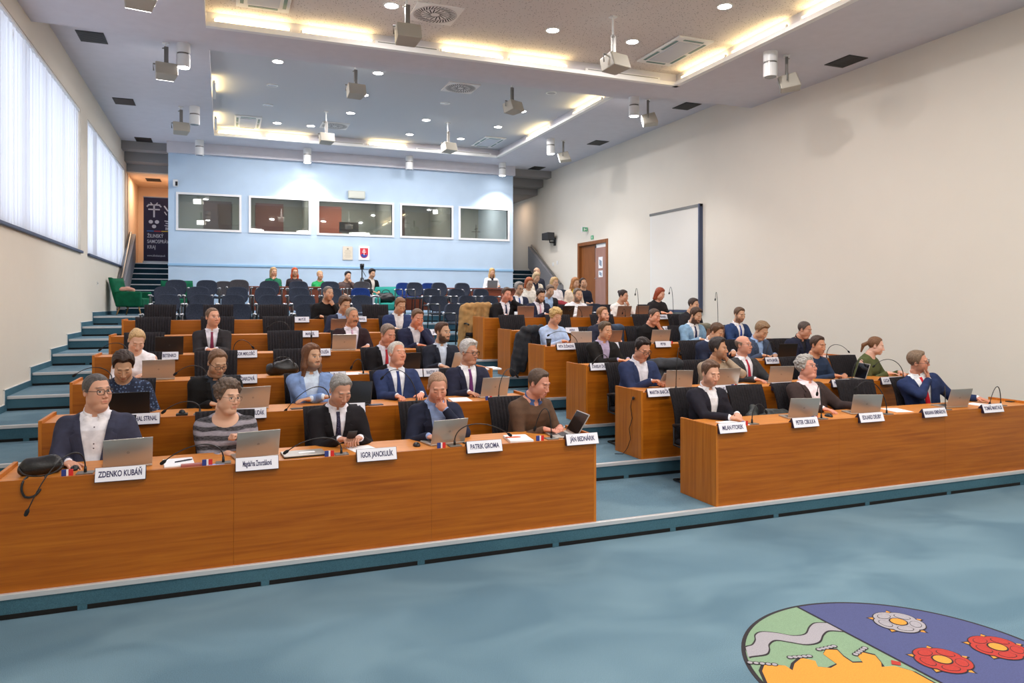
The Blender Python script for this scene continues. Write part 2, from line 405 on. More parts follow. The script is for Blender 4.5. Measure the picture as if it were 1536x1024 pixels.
    for side, x, sx in (('left', XL + .07, 1), ('right', XR - .07, -1)):
        t = thing('handrail', 'grey sloping handrail up the %s stairs beside the blue wall' % side, 'handrail', (x, 22.2, 1.88))
        a, b_ = (sx * .06, .0, .95), (0, 2.6, 2.42)
        MB().tube([a, b_], .035, 8).build('rail', M_POLE, t)
        for q in (.15, .5, .85):
            p = Vector(a).lerp(Vector(b_), q); MB().tube([p, p + Vector((0, 0, -.93))], .016, 6).build('post', M_POLE, t)
        MB().add([(sx * .14, 0, .12), (sx * .14, 2.6, 1.6), (sx * .14, 2.6, 2.38), (sx * .14, 0, .9), (-.05 * sx, 0, .12), (-.05 * sx, 2.6, 1.6), (-.05 * sx, 2.6, 2.38), (-.05 * sx, 0, .9)], [(0,1,2,3),(7,6,5,4),(0,4,5,1),(1,5,6,2),(2,6,7,3),(3,7,4,0)]).build('panel', mat('balustrade panel', (128, 128, 132), .5), t, fix=True)
setting()

# ------------------------------------------------------------------ emblem laid in the carpet
def emblem():
    t = thing('carpet_emblem', 'heraldic shield inlaid in the blue carpet with bear, wavy band and roses', 'emblem', (3.785, 3.146, 0))
    ol = mat('emblem black line', (44, 38, 42), .95); gr = mat('emblem green', (128, 156, 126), .95, var=.06, vs=150); bl = mat('emblem blue', (76, 82, 126), .95, var=.06, vs=150)
    wh = mat('emblem silver', (160, 156, 162), .95, var=.06, vs=150); rd = mat('emblem red', (176, 54, 46), .95, var=.06, vs=150); go = mat('emblem gold', (216, 146, 56), .95, var=.06, vs=150)
    def half(r, s, x0):
        p = [(x0, -1.3), (x0, r)] if 0 else []
        n = 28; arc = [(s * r * math.sin(PI / 2 * i / n), r * math.cos(PI / 2 * i / n)) for i in range(n + 1)]
        return [(s * x0, -1.2), (s * x0, math.sqrt(r*r - x0*x0))] + [a for a in arc if abs(a[0]) > x0] + [(s * r, -1.2)]
    full = [(.98 * math.cos(PI * i / 56), .98 * math.sin(PI * i / 56)) for i in range(57)] + [(-.98, -1.22), (.98, -1.22)]
    MB().poly(full, .001, .003).build('outline', ol, t)
    MB().poly(half(.955, -1, .01), .003, .005).build('green_field', gr, t)
    MB().poly(half(.955, 1, .01), .003, .005).build('blue_field', bl, t)
    O = (3.785, 3.146)
    top = [(3.035,3.735),(3.06,3.74),(3.1,3.745),(3.16,3.79),(3.21,3.85),(3.28,3.87),(3.36,3.82),(3.43,3.75),(3.52,3.74),(3.62,3.81),(3.7,3.845),(3.775,3.82)]
    bot = [(2.965,3.625),(2.99,3.63),(3.09,3.62),(3.15,3.66),(3.2,3.72),(3.28,3.75),(3.35,3.69),(3.42,3.63),(3.52,3.63),(3.62,3.70),(3.7,3.73),(3.775,3.69)]
    L = lambda q: [(a - O[0], b - O[1]) for a, b in q]
    def band(a, b, z0, z1):
        m = MB()
        for i in range(len(a) - 1): m.poly([a[i], a[i+1], b[i+1], b[i]], z0, z1)
        return m
    def fine(q):
        o = []
        for i in range(len(q) - 1):
            for j in range(4):
                tt = j / 4; p0 = q[max(i-1,0)]; p1 = q[i]; p2 = q[i+1]; p3 = q[min(i+2, len(q)-1)]
                o.append(tuple(.5*((2*p1[d]) + (-p0[d]+p2[d])*tt + (2*p0[d]-5*p1[d]+4*p2[d]-p3[d])*tt*tt + (-p0[d]+3*p1[d]-3*p2[d]+p3[d])*tt**3) for d in (0, 1)))
        return o + [q[-1]]
    ft, fb = fine(L(top)), fine(L(bot))
    up = lambda q, d: [(x, y + d) for x, y in q]
    band(up(ft, .014), up(fb, -.014), .005, .0062).build('wavy_band_line', ol, t)
    band(ft, fb, .0062, .0074).build('wavy_band', wh, t)
    # bear: feet point to the desks
    bear = L([(2.84,3.0),(2.86,3.33),(2.93,3.46),(3.0,3.52),(3.10,3.46),(3.10,3.40),(3.17,3.46),(3.26,3.50),(3.31,3.44),(3.27,3.38),(3.33,3.34),(3.40,3.36),(3.42,3.49),(3.48,3.53),(3.54,3.50),(3.51,3.42),(3.50,3.34),(3.56,3.32),(3.60,3.40),(3.66,3.42),(3.70,3.36),(3.66,3.28),(3.62,3.24),(3.70,3.22),(3.745,3.14),(3.74,2.95),(3.7,2.7),(3.5,2.55),(3.2,2.5),(2.95,2.6)])
    def blow(q, d):
        c = (sum(p[0] for p in q) / len(q), sum(p[1] for p in q) / len(q)); return [(p[0] + d * np.sign(p[0]-c[0]), p[1] + d * (1 if p[1] > c[1] else -1)) for p in q]
    def tri(q, z0, z1):
        m = MB(); m.poly(q, z0, z1); return m
    tri(blow(bear, .014), .005, .0062).build('bear_line', ol, t)
    tri(bear, .0062, .0074).build('bear', go, t)
    for i, (cx, cy, a) in enumerate(((2.99, 3.53, .5), (3.26, 3.515, .2), (3.50, 3.545, 0), (3.66, 3.435, -.3))):
        m = MB(); k = MB()
        for j in range(5):
            px = cx - .06 + .03 * j - O[0]; py = cy - a * (.03 * j - .06) * 1.2 - O[1]
            k.disc((px, py), .022, .0075, .0080, 10); m.disc((px, py), .015, .0080, .0086, 10)
        k.build('claw_line', ol, t); m.build('claws', wh, t)
    m = MB().poly(L([(3.70, 3.24), (3.74, 3.28), (3.77, 3.24), (3.74, 3.21)]), .0075, .009); m.build('tongue', rd, t)
    for i, (fx, fy, r, c) in enumerate(((4.235, 3.655, .165, wh), (4.03, 3.17, .165, rd), (4.50, 3.16, .165, rd))):
        fx -= O[0]; fy -= O[1]; rot = .5
        sp, ln, pe, pi = MB(), MB(), MB(), MB()
        for j in range(5):
            a = rot + 2 * PI * j / 5; b_ = a + PI / 5
            q = [(fx + r * 1.12 * math.cos(b_), fy + r * 1.12 * math.sin(b_))] + [(fx + r * .8 * math.cos(b_ + d), fy + r * .8 * math.sin(b_ + d)) for d in (-.28, .28)]
            ln.poly(blow(q, .01), .005, .0058); sp.poly(q, .0058, .0066)
            e = lambda s_, z0, z1, mb: mb.poly([(fx + math.cos(a) * (r*.62 + s_ * .36 * r * math.cos(u)) - math.sin(a) * s_ * .52 * r * math.sin(u), fy + math.sin(a) * (r*.62 + s_ * .36 * r * math.cos(u)) + math.cos(a) * s_ * .52 * r * math.sin(u)) for u in [2*PI*w/18 for w in range(18)]], z0 + j * .0002, z1 + j * .0002)
            e(1.1, .0066, .0072, ln); e(.98, .0072, .0082, pe)
            e(.62, .0083, .0086, pi)
            q2 = lambda s_, z0, z1, mb: None
        pi2 = MB()
        for j in range(5):
            a = rot + 2 * PI * j / 5
            pi2.poly([(fx + math.cos(a) * (r*.62 + .56 * .36 * r * math.cos(u)) - math.sin(a) * .56 * .52 * r * math.sin(u), fy + math.sin(a) * (r*.62 + .56 * .36 * r * math.cos(u)) + math.cos(a) * .56 * .52 * r * math.sin(u)) for u in [2*PI*w/18 for w in range(18)]], .0096, .0099)
        nm = ['white_rose', 'red_rose', 'red_rose'][i]
        o = pe.build(nm, c, t); ln.build('rose_line', ol, o); sp.build('petal_tips', go, o); pi.build('petal_line', ol, o); pi2.build('petal_inner', c, o)
        MB().disc((fx, fy), r * .36, .0098, .0104).build('rose_centre_line', ol, o); MB().disc((fx, fy), r * .30, .0104, .011).build('rose_centre', go, o)
emblem()
# ------------------------------------------------------------------ desks
ORD = ['front', 'second', 'third', 'fourth', 'fifth', 'rearmost']
def desk(k, xa, xb, side):
    w = xb - xa
    t = thing('desk', 'long wood veneer council desk, %s row of the %s block' % (ORD[k], side), 'desk', ((xa + xb) / 2, rowy(k), rowz(k)), group='council desks')
    h = w / 2; p = MB(); n = 3
    for i in range(n):      # the front is made of butted boards
        p.box((-h + w * i / n + (.0012 if i else 0), 0, 0), (-h + w * (i + 1) / n, .025, DESK))
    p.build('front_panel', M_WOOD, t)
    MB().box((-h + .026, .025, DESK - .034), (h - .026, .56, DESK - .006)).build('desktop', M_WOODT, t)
    for s in (-1, 1):
        x0, x1 = (-h - .004, -h + .024) if s < 0 else (h - .024, h + .004)
        MB().box((x0, -.002, 0), (x1, .60, DESK + .022)).build('end_panel', M_WOODV_LIT, t, bevel=.003)
    MB().box((-h + .03, .5, DESK - .10), (h - .03, .52, DESK - .034)).build('apron', M_WOOD, t)
    for i in range(1, 3):
        x = -h + w * i / 3; MB().box((x - .014, .03, 0), (x + .014, .52, DESK - .034)).build('divider_panel', M_WOODV_LIT, t)
    return t
for k in range(6):
    desk(k, XA, XB, 'left'); desk(k, XC, XD, 'right')

# ------------------------------------------------------------------ chairs
def office_chair():
    t = thing('office_chair', 'x', 'chair', (0, 0, 0))
    def slab(yf, thick, z0, z1, w0, w1, nx=96, nz=10, ribs=.016):
        vs = []; fs = []
        for s in (0, 1):
            for j in range(nz + 1):
                q = j / nz; z = z0 + (z1 - z0) * q; w = w0 + (w1 - w0) * q
                for i in range(nx + 1):
                    u = -1 + 2 * i / nx
                    y = yf(q) + .035 * (1 - u * u) + (ribs * abs(math.sin(u * 20.4)) if not s else 0) * -1 + (thick if s else 0)
                    if abs(u) > .94 and not s: y += thick * .4
                    vs.append((u * w, y, z))
        A = nx + 1; B = A * (nz + 1)
        for j in range(nz):
            for i in range(nx):
                a = j * A + i
                fs += [(a, a + 1, a + A + 1, a + A), (B + a, B + a + A, B + a + A + 1, B + a + 1)]
        for j in range(nz):
            for i in (0, nx):
                a = j * A + i; f = (a, a + A, B + a + A, B + a); fs.append(f if i == 0 else f[::-1])
        for i in range(nx):
            for j in (0, nz):
                a = j * A + i; f = (a, B + a, B + a + 1, a + 1); fs.append(f if j == 0 else f[::-1])
        return MB().add(vs, fs)
    slab(lambda q: .19 + .10 * q * q - .03 * math.sin(PI * q), .035, .44, 1.02, .235, .25).build('backrest', M_BLACKF, t, smooth=True)
    m = MB(); MBx = m.box((-.24, -.24, .40), (.24, .24, .47)); m.build('seat', M_BLACKF, t, bevel=.03, seg=3)
    for s in (-1, 1):
        m = MB().tube(bez([(s * .265, .20, .62), (s * .27, 0, .66), (s * .27, -.12, .66), (s * .265, -.22, .63)], 8), .017, 8)
        m.build('armrest', M_BLACK, t, smooth=True)
        m = MB().tube([(s * .265, .19, .62), (s * .25, .21, .40), (s * .25, -.20, .38), (s * .26, -.26, .3), (s * .26, -.24, .02), (s * .26, .20, .015)], .012, 8)
        m.build('frame', M_BLACK, t, smooth=True)
    MB().tube([(-.26, .20, .015), (.26, .20, .015)], .012, 8).build('foot_bar', M_BLACK, t)
    return t
def hall_chair():
    t = thing('hall_chair', 'x', 'chair', (0, 0, 0))
    def back(r):
        rings = []
        for y, g in ((-.02, .9), (-.03, 1), (.02, 1), (.045, .96)):
            ring = []
            for i in range(28):
                a = 2 * PI * i / 28; cx, cz = math.cos(a), math.sin(a)
                ex = .62
                x = .235 * g * math.copysign(abs(cx) ** ex, cx); z = .19 * g * math.copysign(abs(cz) ** ex, cz)
                ring.append((x, y + .035 * (1 - (x / .25) ** 2) + .22 + .12 * (z + .2) * .5, .66 + z))
            rings.append(ring[::-1])
        return MB().rings(rings)
    back(0).build('backrest', M_NAVYF, t, smooth=True, fix=True)
    m = MB().box((-.235, -.24, .40), (.235, .22, .46)); m.build('seat', M_NAVYF, t, bevel=.025, seg=3)
    for s in (-1, 1):
        a = MB().tube(bez([(s * .285, .20, .635), (s * .29, .05, .65), (s * .29, -.1, .65), (s * .285, -.2, .63)], 6), .016, 8).build('armrest', M_BLACK, t, smooth=True)
        MB().ell((s * .288, -.16, .648), (.030, .06, .016), 10, 6).ell((s * .286, .215, .640), (.03, .04, .03), 10, 6).build('tip', M_CHROME, a, smooth=True)
        for q in (-1, 1):
            MB().tube([(s * .27, .22 * q, .63 if q > 0 else .63), (s * .275, .24 * q + .03, .0)], .014, 8).build('leg', M_BLACK, t, smooth=True)
        MB().tube([(s * .27, -.22, .43), (s * .27, .22, .43)], .011, 6).build('frame', M_BLACK, t)
    return t
SEATX = {'L': [-1.01 + .924 * i for i in range(5)], 'R': [4.94 + .936 * i for i in range(5)]}
CHAIR_Y = .86
_oc = []
def place_office(x, k, label, rz=0, dy=0):
    if not _oc:
        c = office_chair(); _oc.append(c); c['label'] = label; c.location = (x, rowy(k) + CHAIR_Y + dy, rowz(k)); c.rotation_euler = (0, 0, rz)
    else: c = dup(_oc[0], (x, rowy(k) + CHAIR_Y + dy, rowz(k)), rz, label)
    c['group'] = 'black ribbed chairs at the council desks'
    return c
_hc = []
def place_hall(x, y, z, label, rz=0, fab=None):
    if not _hc:
        c = hall_chair(); _hc.append(c); c['label'] = label; c.location = (x, y, z); c.rotation_euler = (0, 0, rz)
    else: c = dup(_hc[0], (x, y, z), rz, label)
    c['group'] = 'padded hall chairs behind the desks'
    if fab:
        for ch in KIDS[c.name]:
            if ch.name.split('.')[0] in ('backrest', 'seat'):
                me = ch.data.copy(); me.materials[0] = fab; ch.data = me
    return c
# ------------------------------------------------------------------ soft bodies: signed distance fields meshed on a rectilinear grid
def axis(lo, hi, coarse, fines, fine):
    pts = [lo]; x = lo
    while x < hi:
        st = coarse
        for a, b in fines:
            if a - 1e-9 <= x < b: st = fine
            elif x < a < x + st: st = max(min(st, a - x), fine * .6)
        x += st; pts.append(x)
    return np.array(pts, dtype=np.float32)
class Field:
    def __init__(s, xs, ys, zs): s.x, s.y, s.z = xs, ys, zs; s.F = np.full((len(xs), len(ys), len(zs)), 9., np.float32)
    def blk(s, lo, hi):
        sl = []
        for a, l, h in zip((s.x, s.y, s.z), lo, hi):
            i, j = np.searchsorted(a, l), np.searchsorted(a, h)
            if j <= i: return None
            sl.append(slice(i, j))
        return tuple(sl)
    def op(s, fn, lo, hi, k=.01, sub=False, pad=.02):
        m = k + pad; sl = s.blk([v - m for v in lo], [v + m for v in hi])
        if sl is None: return
        d = fn(s.x[sl[0]][:, None, None], s.y[sl[1]][None, :, None], s.z[sl[2]][None, None, :]).astype(np.float32)
        a = s.F[sl]
        if sub: s.F[sl] = -smin(-a, d, k)
        else: s.F[sl] = smin(a, d, k)
    def cap(s, a, b, ra, rb, k=.01, sub=False):
        a = np.array(a, float); b = np.array(b, float); ab = b - a; L = max((ab * ab).sum(), 1e-9); r = max(ra, rb)
        def fn(x, y, z):
            t = np.clip(((x - a[0]) * ab[0] + (y - a[1]) * ab[1] + (z - a[2]) * ab[2]) / L, 0, 1)
            return np.sqrt((x - a[0] - t * ab[0]) ** 2 + (y - a[1] - t * ab[1]) ** 2 + (z - a[2] - t * ab[2]) ** 2) - (ra + (rb - ra) * t)
        s.op(fn, np.minimum(a, b) - r, np.maximum(a, b) + r, k, sub)
    def ell(s, c, r, k=.01, Rm=None, sub=False):
        c = np.array(c, float); r = np.array(r, float); Rm = np.eye(3) if Rm is None else np.array(Rm)
        ext = np.sqrt(((Rm * r[None, :]) ** 2).sum(1))
        def fn(x, y, z):
            x = x - c[0]; y = y - c[1]; z = z - c[2]
            q = [(Rm[0, i] * x + Rm[1, i] * y + Rm[2, i] * z) for i in range(3)]
            k0 = np.sqrt(sum((q[i] / r[i]) ** 2 for i in range(3))); k1 = np.sqrt(sum((q[i] / r[i] ** 2) ** 2 for i in range(3)))
            return k0 * (k0 - 1) / np.maximum(k1, 1e-6)
        s.op(fn, c - ext, c + ext, k, sub)
def smin(a, b, k):
    if k <= 0: return np.minimum(a, b)
    h = np.clip(.5 + .5 * (b - a) / k, 0, 1)
    return b + (a - b) * h - k * h * (1 - h)
CORN = [(i, j, k) for i in (0, 1) for j in (0, 1) for k in (0, 1)]
EDG = [(a, b) for a in CORN for b in CORN if a < b and sum(abs(a[i] - b[i]) for i in range(3)) == 1]
def mesh_field(f):
    F = f.F; n = F.shape; S = F < 0
    c = np.zeros(tuple(m - 1 for m in n), np.int8)
    for i, j, k in CORN: c += S[i:n[0]-1+i, j:n[1]-1+j, k:n[2]-1+k]
    I, J, K = np.nonzero((c > 0) & (c < 8))
    idx = np.full(c.shape, -1, np.int32); idx[I, J, K] = np.arange(len(I))
    acc = np.zeros((len(I), 3)); cnt = np.zeros(len(I)); ax = (f.x, f.y, f.z); ii = (I, J, K)
    for a, b in EDG:
        fa = F[I+a[0], J+a[1], K+a[2]]; fb = F[I+b[0], J+b[1], K+b[2]]; m = (fa < 0) != (fb < 0)
        t = np.where(m, fa / np.where(m, fa - fb, 1), 0)
        for d in range(3):
            pa = ax[d][ii[d]+a[d]]; pb = ax[d][ii[d]+b[d]]; acc[:, d] += np.where(m, pa + t * (pb - pa), 0)
        cnt += m
    V = acc / np.maximum(cnt, 1)[:, None]; Q = []
    for d in range(3):
        A = [slice(None)] * 3; B = [slice(None)] * 3; A[d] = slice(0, n[d]-1); B[d] = slice(1, n[d])
        x = S[tuple(A)] != S[tuple(B)]; e, g = [q for q in range(3) if q != d]
        P = np.argwhere(x)
        ok = (P[:, e] > 0) & (P[:, e] < n[e]-1) & (P[:, g] > 0) & (P[:, g] < n[g]-1); P = P[ok]
        if not len(P): continue
        ins = S[tuple(P.T)]
        o = []
        for de, dg in ((1, 1), (0, 1), (0, 0), (1, 0)):
            q = P.copy(); q[:, e] -= de; q[:, g] -= dg; o.append(idx[tuple(q.T)])
        q = np.stack(o, 1); flip = ins if d != 1 else ~ins
        q[~flip] = q[~flip][:, ::-1]; Q.append(q)
    return V, (np.concatenate(Q) if Q else np.zeros((0, 4), int))
def relax(V, Q, it=1, lam=.5):
    for _ in range(it):
        s = np.zeros_like(V); c = np.zeros(len(V))
        for a, b in ((0, 1), (1, 2), (2, 3), (3, 0)):
            np.add.at(s, Q[:, a], V[Q[:, b]]); np.add.at(s, Q[:, b], V[Q[:, a]]); np.add.at(c, Q[:, a], 1); np.add.at(c, Q[:, b], 1)
        V = V + lam * (s / np.maximum(c, 1)[:, None] - V)
    return V
def field_object(f, name, mt, parent, it=1, col=None):
    V, Q = mesh_field(f)
    if len(Q) == 0: return None
    V = relax(V, Q, it)
    me = bpy.data.meshes.new(name)
    me.vertices.add(len(V)); me.vertices.foreach_set('co', V.astype(np.float32).ravel())
    me.loops.add(4 * len(Q)); me.loops.foreach_set('vertex_index', Q.astype(np.int32).ravel())
    me.polygons.add(len(Q)); me.polygons.foreach_set('loop_start', np.arange(0, 4 * len(Q), 4, dtype=np.int32))
    me.polygons.foreach_set('use_smooth', np.ones(len(Q), bool))
    me.update(calc_edges=True); me.validate()
    if mt is not None: me.materials.append(mt)
    if col is not None:
        C = col(V); a = me.color_attributes.new('tint', 'FLOAT_COLOR', 'POINT')
        a.data.foreach_set('color', np.concatenate([C, np.ones((len(C), 1))], 1).astype(np.float32).ravel())
    return link(name, me, parent)

# ------------------------------------------------------------------ people
def rot(axis_, deg):
    a = R(deg); c, s = math.cos(a), math.sin(a)
    return np.array({'x': [[1,0,0],[0,c,-s],[0,s,c]], 'y': [[c,0,s],[0,1,0],[-s,0,c]], 'z': [[c,-s,0],[s,c,0],[0,0,1]]}[axis_])
def unit(v): v = np.array(v, float); return v / max(np.linalg.norm(v), 1e-9)
def skin_mat():
    t = NT('skin'); b = t.bsdf(.5, spec=.35)
    a = t.n('ShaderNodeVertexColor'); a.layer_name = 'tint'; t.l(a.outputs[0], b.inputs['Base Color'])
    b.inputs['Subsurface Weight'].default_value = .06; b.inputs['Subsurface Radius'].default_value = (.012, .005, .003)
    return t.m
M_SKIN = skin_mat()
def hair_mat(c):
    key = 'hair %d %d %d' % c
    if key in _mc: return _mc[key]
    t = NT(key); b = t.bsdf(.55, spec=.3); n = t.noise(t.coord((170, 60, 60)), 1, 4, .65, .4)
    t.l(t.ramp(n, [(.25, [x * .62 for x in c]), (.55, c), (.8, [min(255, x * 1.22) for x in c])]), b.inputs['Base Color']); t.bump(n, b, .6, .004)
    _mc[key] = t.m; return t.m
def cloth_mat(c, pat=None, rough=.85, vivid=False):
    key = 'cloth %d %d %d %s' % (*c, pat) + (' tie' if vivid else '')
    if key in _mc: return _mc[key]
    lum = .3 * c[0] + .5 * c[1] + .2 * c[2]; sat = 1 if vivid else .72 if lum < 110 else .9; c = tuple((lum + (x - lum) * sat) * (.92 if lum < 110 and not vivid else 1) for x in c)
    t = NT(key); b = t.bsdf(rough, spec=.2); co = t.coord()
    n = t.noise(co, 14, 3); base = t.ramp(n, [(.3, [x * .9 for x in c]), (.7, [min(255, x * 1.08) for x in c])])
    if pat == 'stripes':
        w = t.n('ShaderNodeTexWave'); w.bands_direction = 'Z'; w.inputs['Scale'].default_value = 4.2; w.inputs['Distortion'].default_value = 2.2; w.inputs['Detail'].default_value = 2; w.inputs['Detail Scale'].default_value = 1.2
        t.l(co, w.inputs['Vector']); m = t.ramp(w.outputs['Fac'], [(.34, (26, 24, 28)), (.42, (96, 92, 100)), (.75, (158, 152, 162))])
        k = t.noise(t.coord((40, 40, 160)), 1, 2); t.l(t.mix(.25, m, t.ramp(k, [(.3, (40, 38, 44)), (.7, (170, 166, 172))])), b.inputs['Base Color'])
    elif pat == 'check':
        w = t.n('ShaderNodeTexVoronoi'); w.inputs['Scale'].default_value = 42; t.l(t.coord((1, .3, 1)), w.inputs['Vector'])
        t.l(t.mix(t.ramp(w.outputs['Distance'], [(.2, (255, 255, 255)), (.4, (0, 0, 0))]), base, lin((96, 116, 150))), b.inputs['Base Color'])
    elif pat == 'dots':
        w = t.n('ShaderNodeTexVoronoi'); w.inputs['Scale'].default_value = 90; t.l(co, w.inputs['Vector'])
        t.l(t.mix(t.ramp(w.outputs['Distance'], [(.2, (255, 255, 255)), (.4, (0, 0, 0))]), base, lin((96, 92, 130))), b.inputs['Base Color'])
    else: t.l(base, b.inputs['Base Color'])
    t.bump(t.noise(co, 260, 2), b, .12, .003)
    _mc[key] = t.m; return t.m
M_SHOE = mat('shoe leather', (24, 20, 20), .4)
TA = np.array([-.14, -.06, .04, .15, .25, .35, .42, .465, .50, .53, .57])
TW = np.array([.150, .176, .172, .160, .170, .186, .190, .166, .108, .070, .058])
TD = np.array([.110, .125, .122, .114, .118, .124, .116, .096, .074, .062, .056])
TC = np.array([.0, .0, .0, .0, -.005, -.008, -.002, .01, .016, .012, .006])
HANDS = {'flat': (14, 16, 10, 8), 'relax': (28, 32, 20, 18), 'type': (26, 40, 26, 14), 'fist': (78, 88, 50, 40), 'hold': (46, 52, 36, 30), 'chin': (50, 70, 46, 25)}
def person(label, x, y, z, rz=0, fine=.005, coarse=.013, skin=(208, 156, 130), fat=0., sc=1., lean=8, side=0, twist=0, head=(0, 10, 0), fwd=.0,
           hair=(70, 52, 40), style='short', beard=None, bd=.6, glasses=None, eyes='open', top='suit', jc=(34, 36, 52), shc=(232, 230, 236), tie=None, vtop=.075, vbot=.1,
           A=((-.17, -.40, .80), 'relax'), B=((.17, -.40, .80), 'relax'), Ad=None, Bd=None, An=None, Bn=None, poleA=(-.34, .25, -.85), poleB=(.34, .25, -.85),
           legs=(70, 72, 84), pat=None, cuffs=True, sleeve=1., tpat=None, neckline=.0, hl=0., brow=None, dbl=0., female=False, kneesep=.11, group=None, pin=False, buttons=()):
    root = thing('person', label, 'person', (x, y, z), rz, group); sc *= 1.04; skin = (skin[0] * .965, min(255, skin[1] * 1.015), skin[2] * .985)
    Rt = rot('z', twist) @ rot('x', lean) @ rot('y', side)
    P0 = np.array([0, 0, .53]); T = lambda q: P0 + Rt @ (np.array(q) * sc)
    Rh = rot('z', head[0]) @ rot('x', head[1]) @ rot('y', head[2])
    nb = T((0, .0, .535)); hs = .97 * sc if female else sc
    hc = nb + Rt @ np.array([0, -.012 - fwd, .05]) * sc + Rh @ np.array([0, -.018, .088]) * hs
    H = lambda q: hc + Rh @ (np.array(q) * hs)
    tw = TW * (.98 if female else 1.07) * (1 + .10 * fat) + .05 * fat * np.exp(-((TA - .08) / .13) ** 2); td = TD * (1 + .08 * fat) + .085 * fat * np.exp(-((TA - .08) / .14) ** 2)
    tc = TC - .05 * fat * np.exp(-((TA - .08) / .14) ** 2)
    if female: td = td + .02 * np.exp(-((TA - .30) / .07) ** 2); tc = tc - .018 * np.exp(-((TA - .30) / .07) ** 2)
    # arms
    L1, L2 = .285 * sc, .255 * sc; arms = []
    for sx, (tgt, pose), dd, nn, pole in ((-1, A, Ad, An, poleA), (1, B, Bd, Bn, poleB)):
        S = T((sx * ((.174 if female else .190) + .014 * fat), .008, .432)); W = np.array(tgt, float) if not isinstance(tgt, str) else H({'chin': (sx * .035, -.085, -.135), 'mouth': (sx * .03, -.10, -.10), 'cheek': (sx * .075, -.05, -.10), 'ear': (sx * .10, -.02, -.05)}[tgt])
        if isinstance(tgt, str): W = W + Rh @ np.array([sx * .035, -.035, -.055])
        v = W - S; D = np.linalg.norm(v)
        if D > (L1 + L2) * .985: W = S + v / D * (L1 + L2) * .985; v = W - S; D = np.linalg.norm(v)
        a = (L1 * L1 - L2 * L2 + D * D) / (2 * D); h = math.sqrt(max(L1 * L1 - a * a, 1e-6)); u = v / D
        p = np.array(pole, float); p = unit(p - u * (p @ u)); E = S + u * a + p * h
        f_ = unit(W - E); d = f_ if dd is None else unit(dd)
        if dd is None and not isinstance(tgt, str): d = unit([f_[0] * .9 - sx * .15, f_[1], f_[2] * .2 - .12])
        if dd is None and isinstance(tgt, str): d = unit(Rh @ np.array([-sx * .75, .12, .65]))
        n_ = np.array((0, 0, -1.) if nn is None else nn, float)
        if nn is None and isinstance(tgt, str): n_ = Rh @ np.array([-sx * .3, 1., .1])
        n_ = unit(n_ - d * (n_ @ d)); tdir = np.cross(d, n_); ref = np.array([-sx, 0, 0.]) if not isinstance(tgt, str) else Rh @ np.array([sx * .2, 0, 1.])
        if tdir @ ref < 0: tdir = -tdir
        arms.append((sx, S, E, W, d, n_, tdir, pose))
    # grids
    allp = [hc] + [q for a in arms for q in a[1:4]] + [T((0, 0, -.1))]
    lo = np.min(allp, 0) - np.array([.24, .24, .0]); hi = np.max(allp, 0) + np.array([.24, .24, .25]); lo[2] = .36; hi[2] = max(hi[2], hc[2] + .2)
    for a in arms:
        tip = a[3] + a[4] * .2; lo = np.minimum(lo, tip - .05); hi = np.maximum(hi, tip + .05)
    hb = [(hc[i] - .125, hc[i] + .125) for i in range(3)]; hb[2] = (hc[2] - .14, hc[2] + .145); hand_b = []
    for a in arms: c = a[3] + a[4] * .09; hand_b.append([(c[i] - .105, c[i] + .105) for i in range(3)])
    hf = fine if fine < .006 else fine
    ax = [axis(lo[i], hi[i], coarse, [hb[i]] + [q[i] for q in hand_b], hf) for i in range(3)]
    # ---- body: head, neck, torso, arms, hands, one surface
    f = Field(*ax)
    def torso(F, g=1., add=0., cut=None, k=.02, amin=-.14, amax=.57, lapel=0.):
        c0, c1 = T((0, 0, amin)), T((0, 0, amax)); ext = .30
        def fn(X, Y, Z):
            px, py, pz = (X - P0[0]) / sc, (Y - P0[1]) / sc, (Z - P0[2]) / sc
            xt = Rt[0, 0] * px + Rt[1, 0] * py + Rt[2, 0] * pz; yt = Rt[0, 1] * px + Rt[1, 1] * py + Rt[2, 1] * pz; at = Rt[0, 2] * px + Rt[1, 2] * py + Rt[2, 2] * pz
            w = np.interp(at, TA, tw) * g + add; d = np.interp(at, TA, td) * g + add; c = np.interp(at, TA, tc)
            if lapel:
                v = np.abs(xt) - Vw(at); band = np.clip(v / .004, 0, 1) * np.clip((.060 * np.clip((at - max(vbot, .0)) / .25, .3, 1) - v) / .003, 0, 1) * ((at > vbot) & (at < .47)) * (yt < 0) * (np.abs(at - .385 + v * .3) > .005)
                w = w + lapel * band; d = d + lapel * band
            e = 2.35; q = (np.abs(xt / w) ** e + np.abs((yt - c) / d) ** e) ** (1 / e)
            dd = (q - 1) * np.minimum(w, d) * .85
            dd = np.maximum(dd, np.maximum(amin - at, at - amax)) * sc
            if cut is not None: dd = np.maximum(dd, cut(xt, yt, at) * sc)
            return dd
        F.op(fn, np.minimum(c0, c1) - ext, np.maximum(c0, c1) + ext, k)
    Vw = lambda at: np.clip((at - vbot) / max(.5 - vbot, .05), 0, 1) * vtop
    torso(f, .93 if top == 'suit' else .95, 0)
    f.cap(T((0, .012, .50)), H((0, .022, -.055)), .062 + .008 * fat, .056 + .010 * fat, .03)
    f.ell(H((0, .016, .034)), (.075 * hs, .097 * hs, .086 * hs), .01, Rh)
    f.ell(H((0, -.024, -.034)), ((.063 + .008 * fat) * hs, .074 * hs, (.084 + .004 * fat) * hs), .03, Rh)
    f.ell(H((0, -.072, -.094)), (.028 + .006 * fat, .024, .021), .02, Rh)
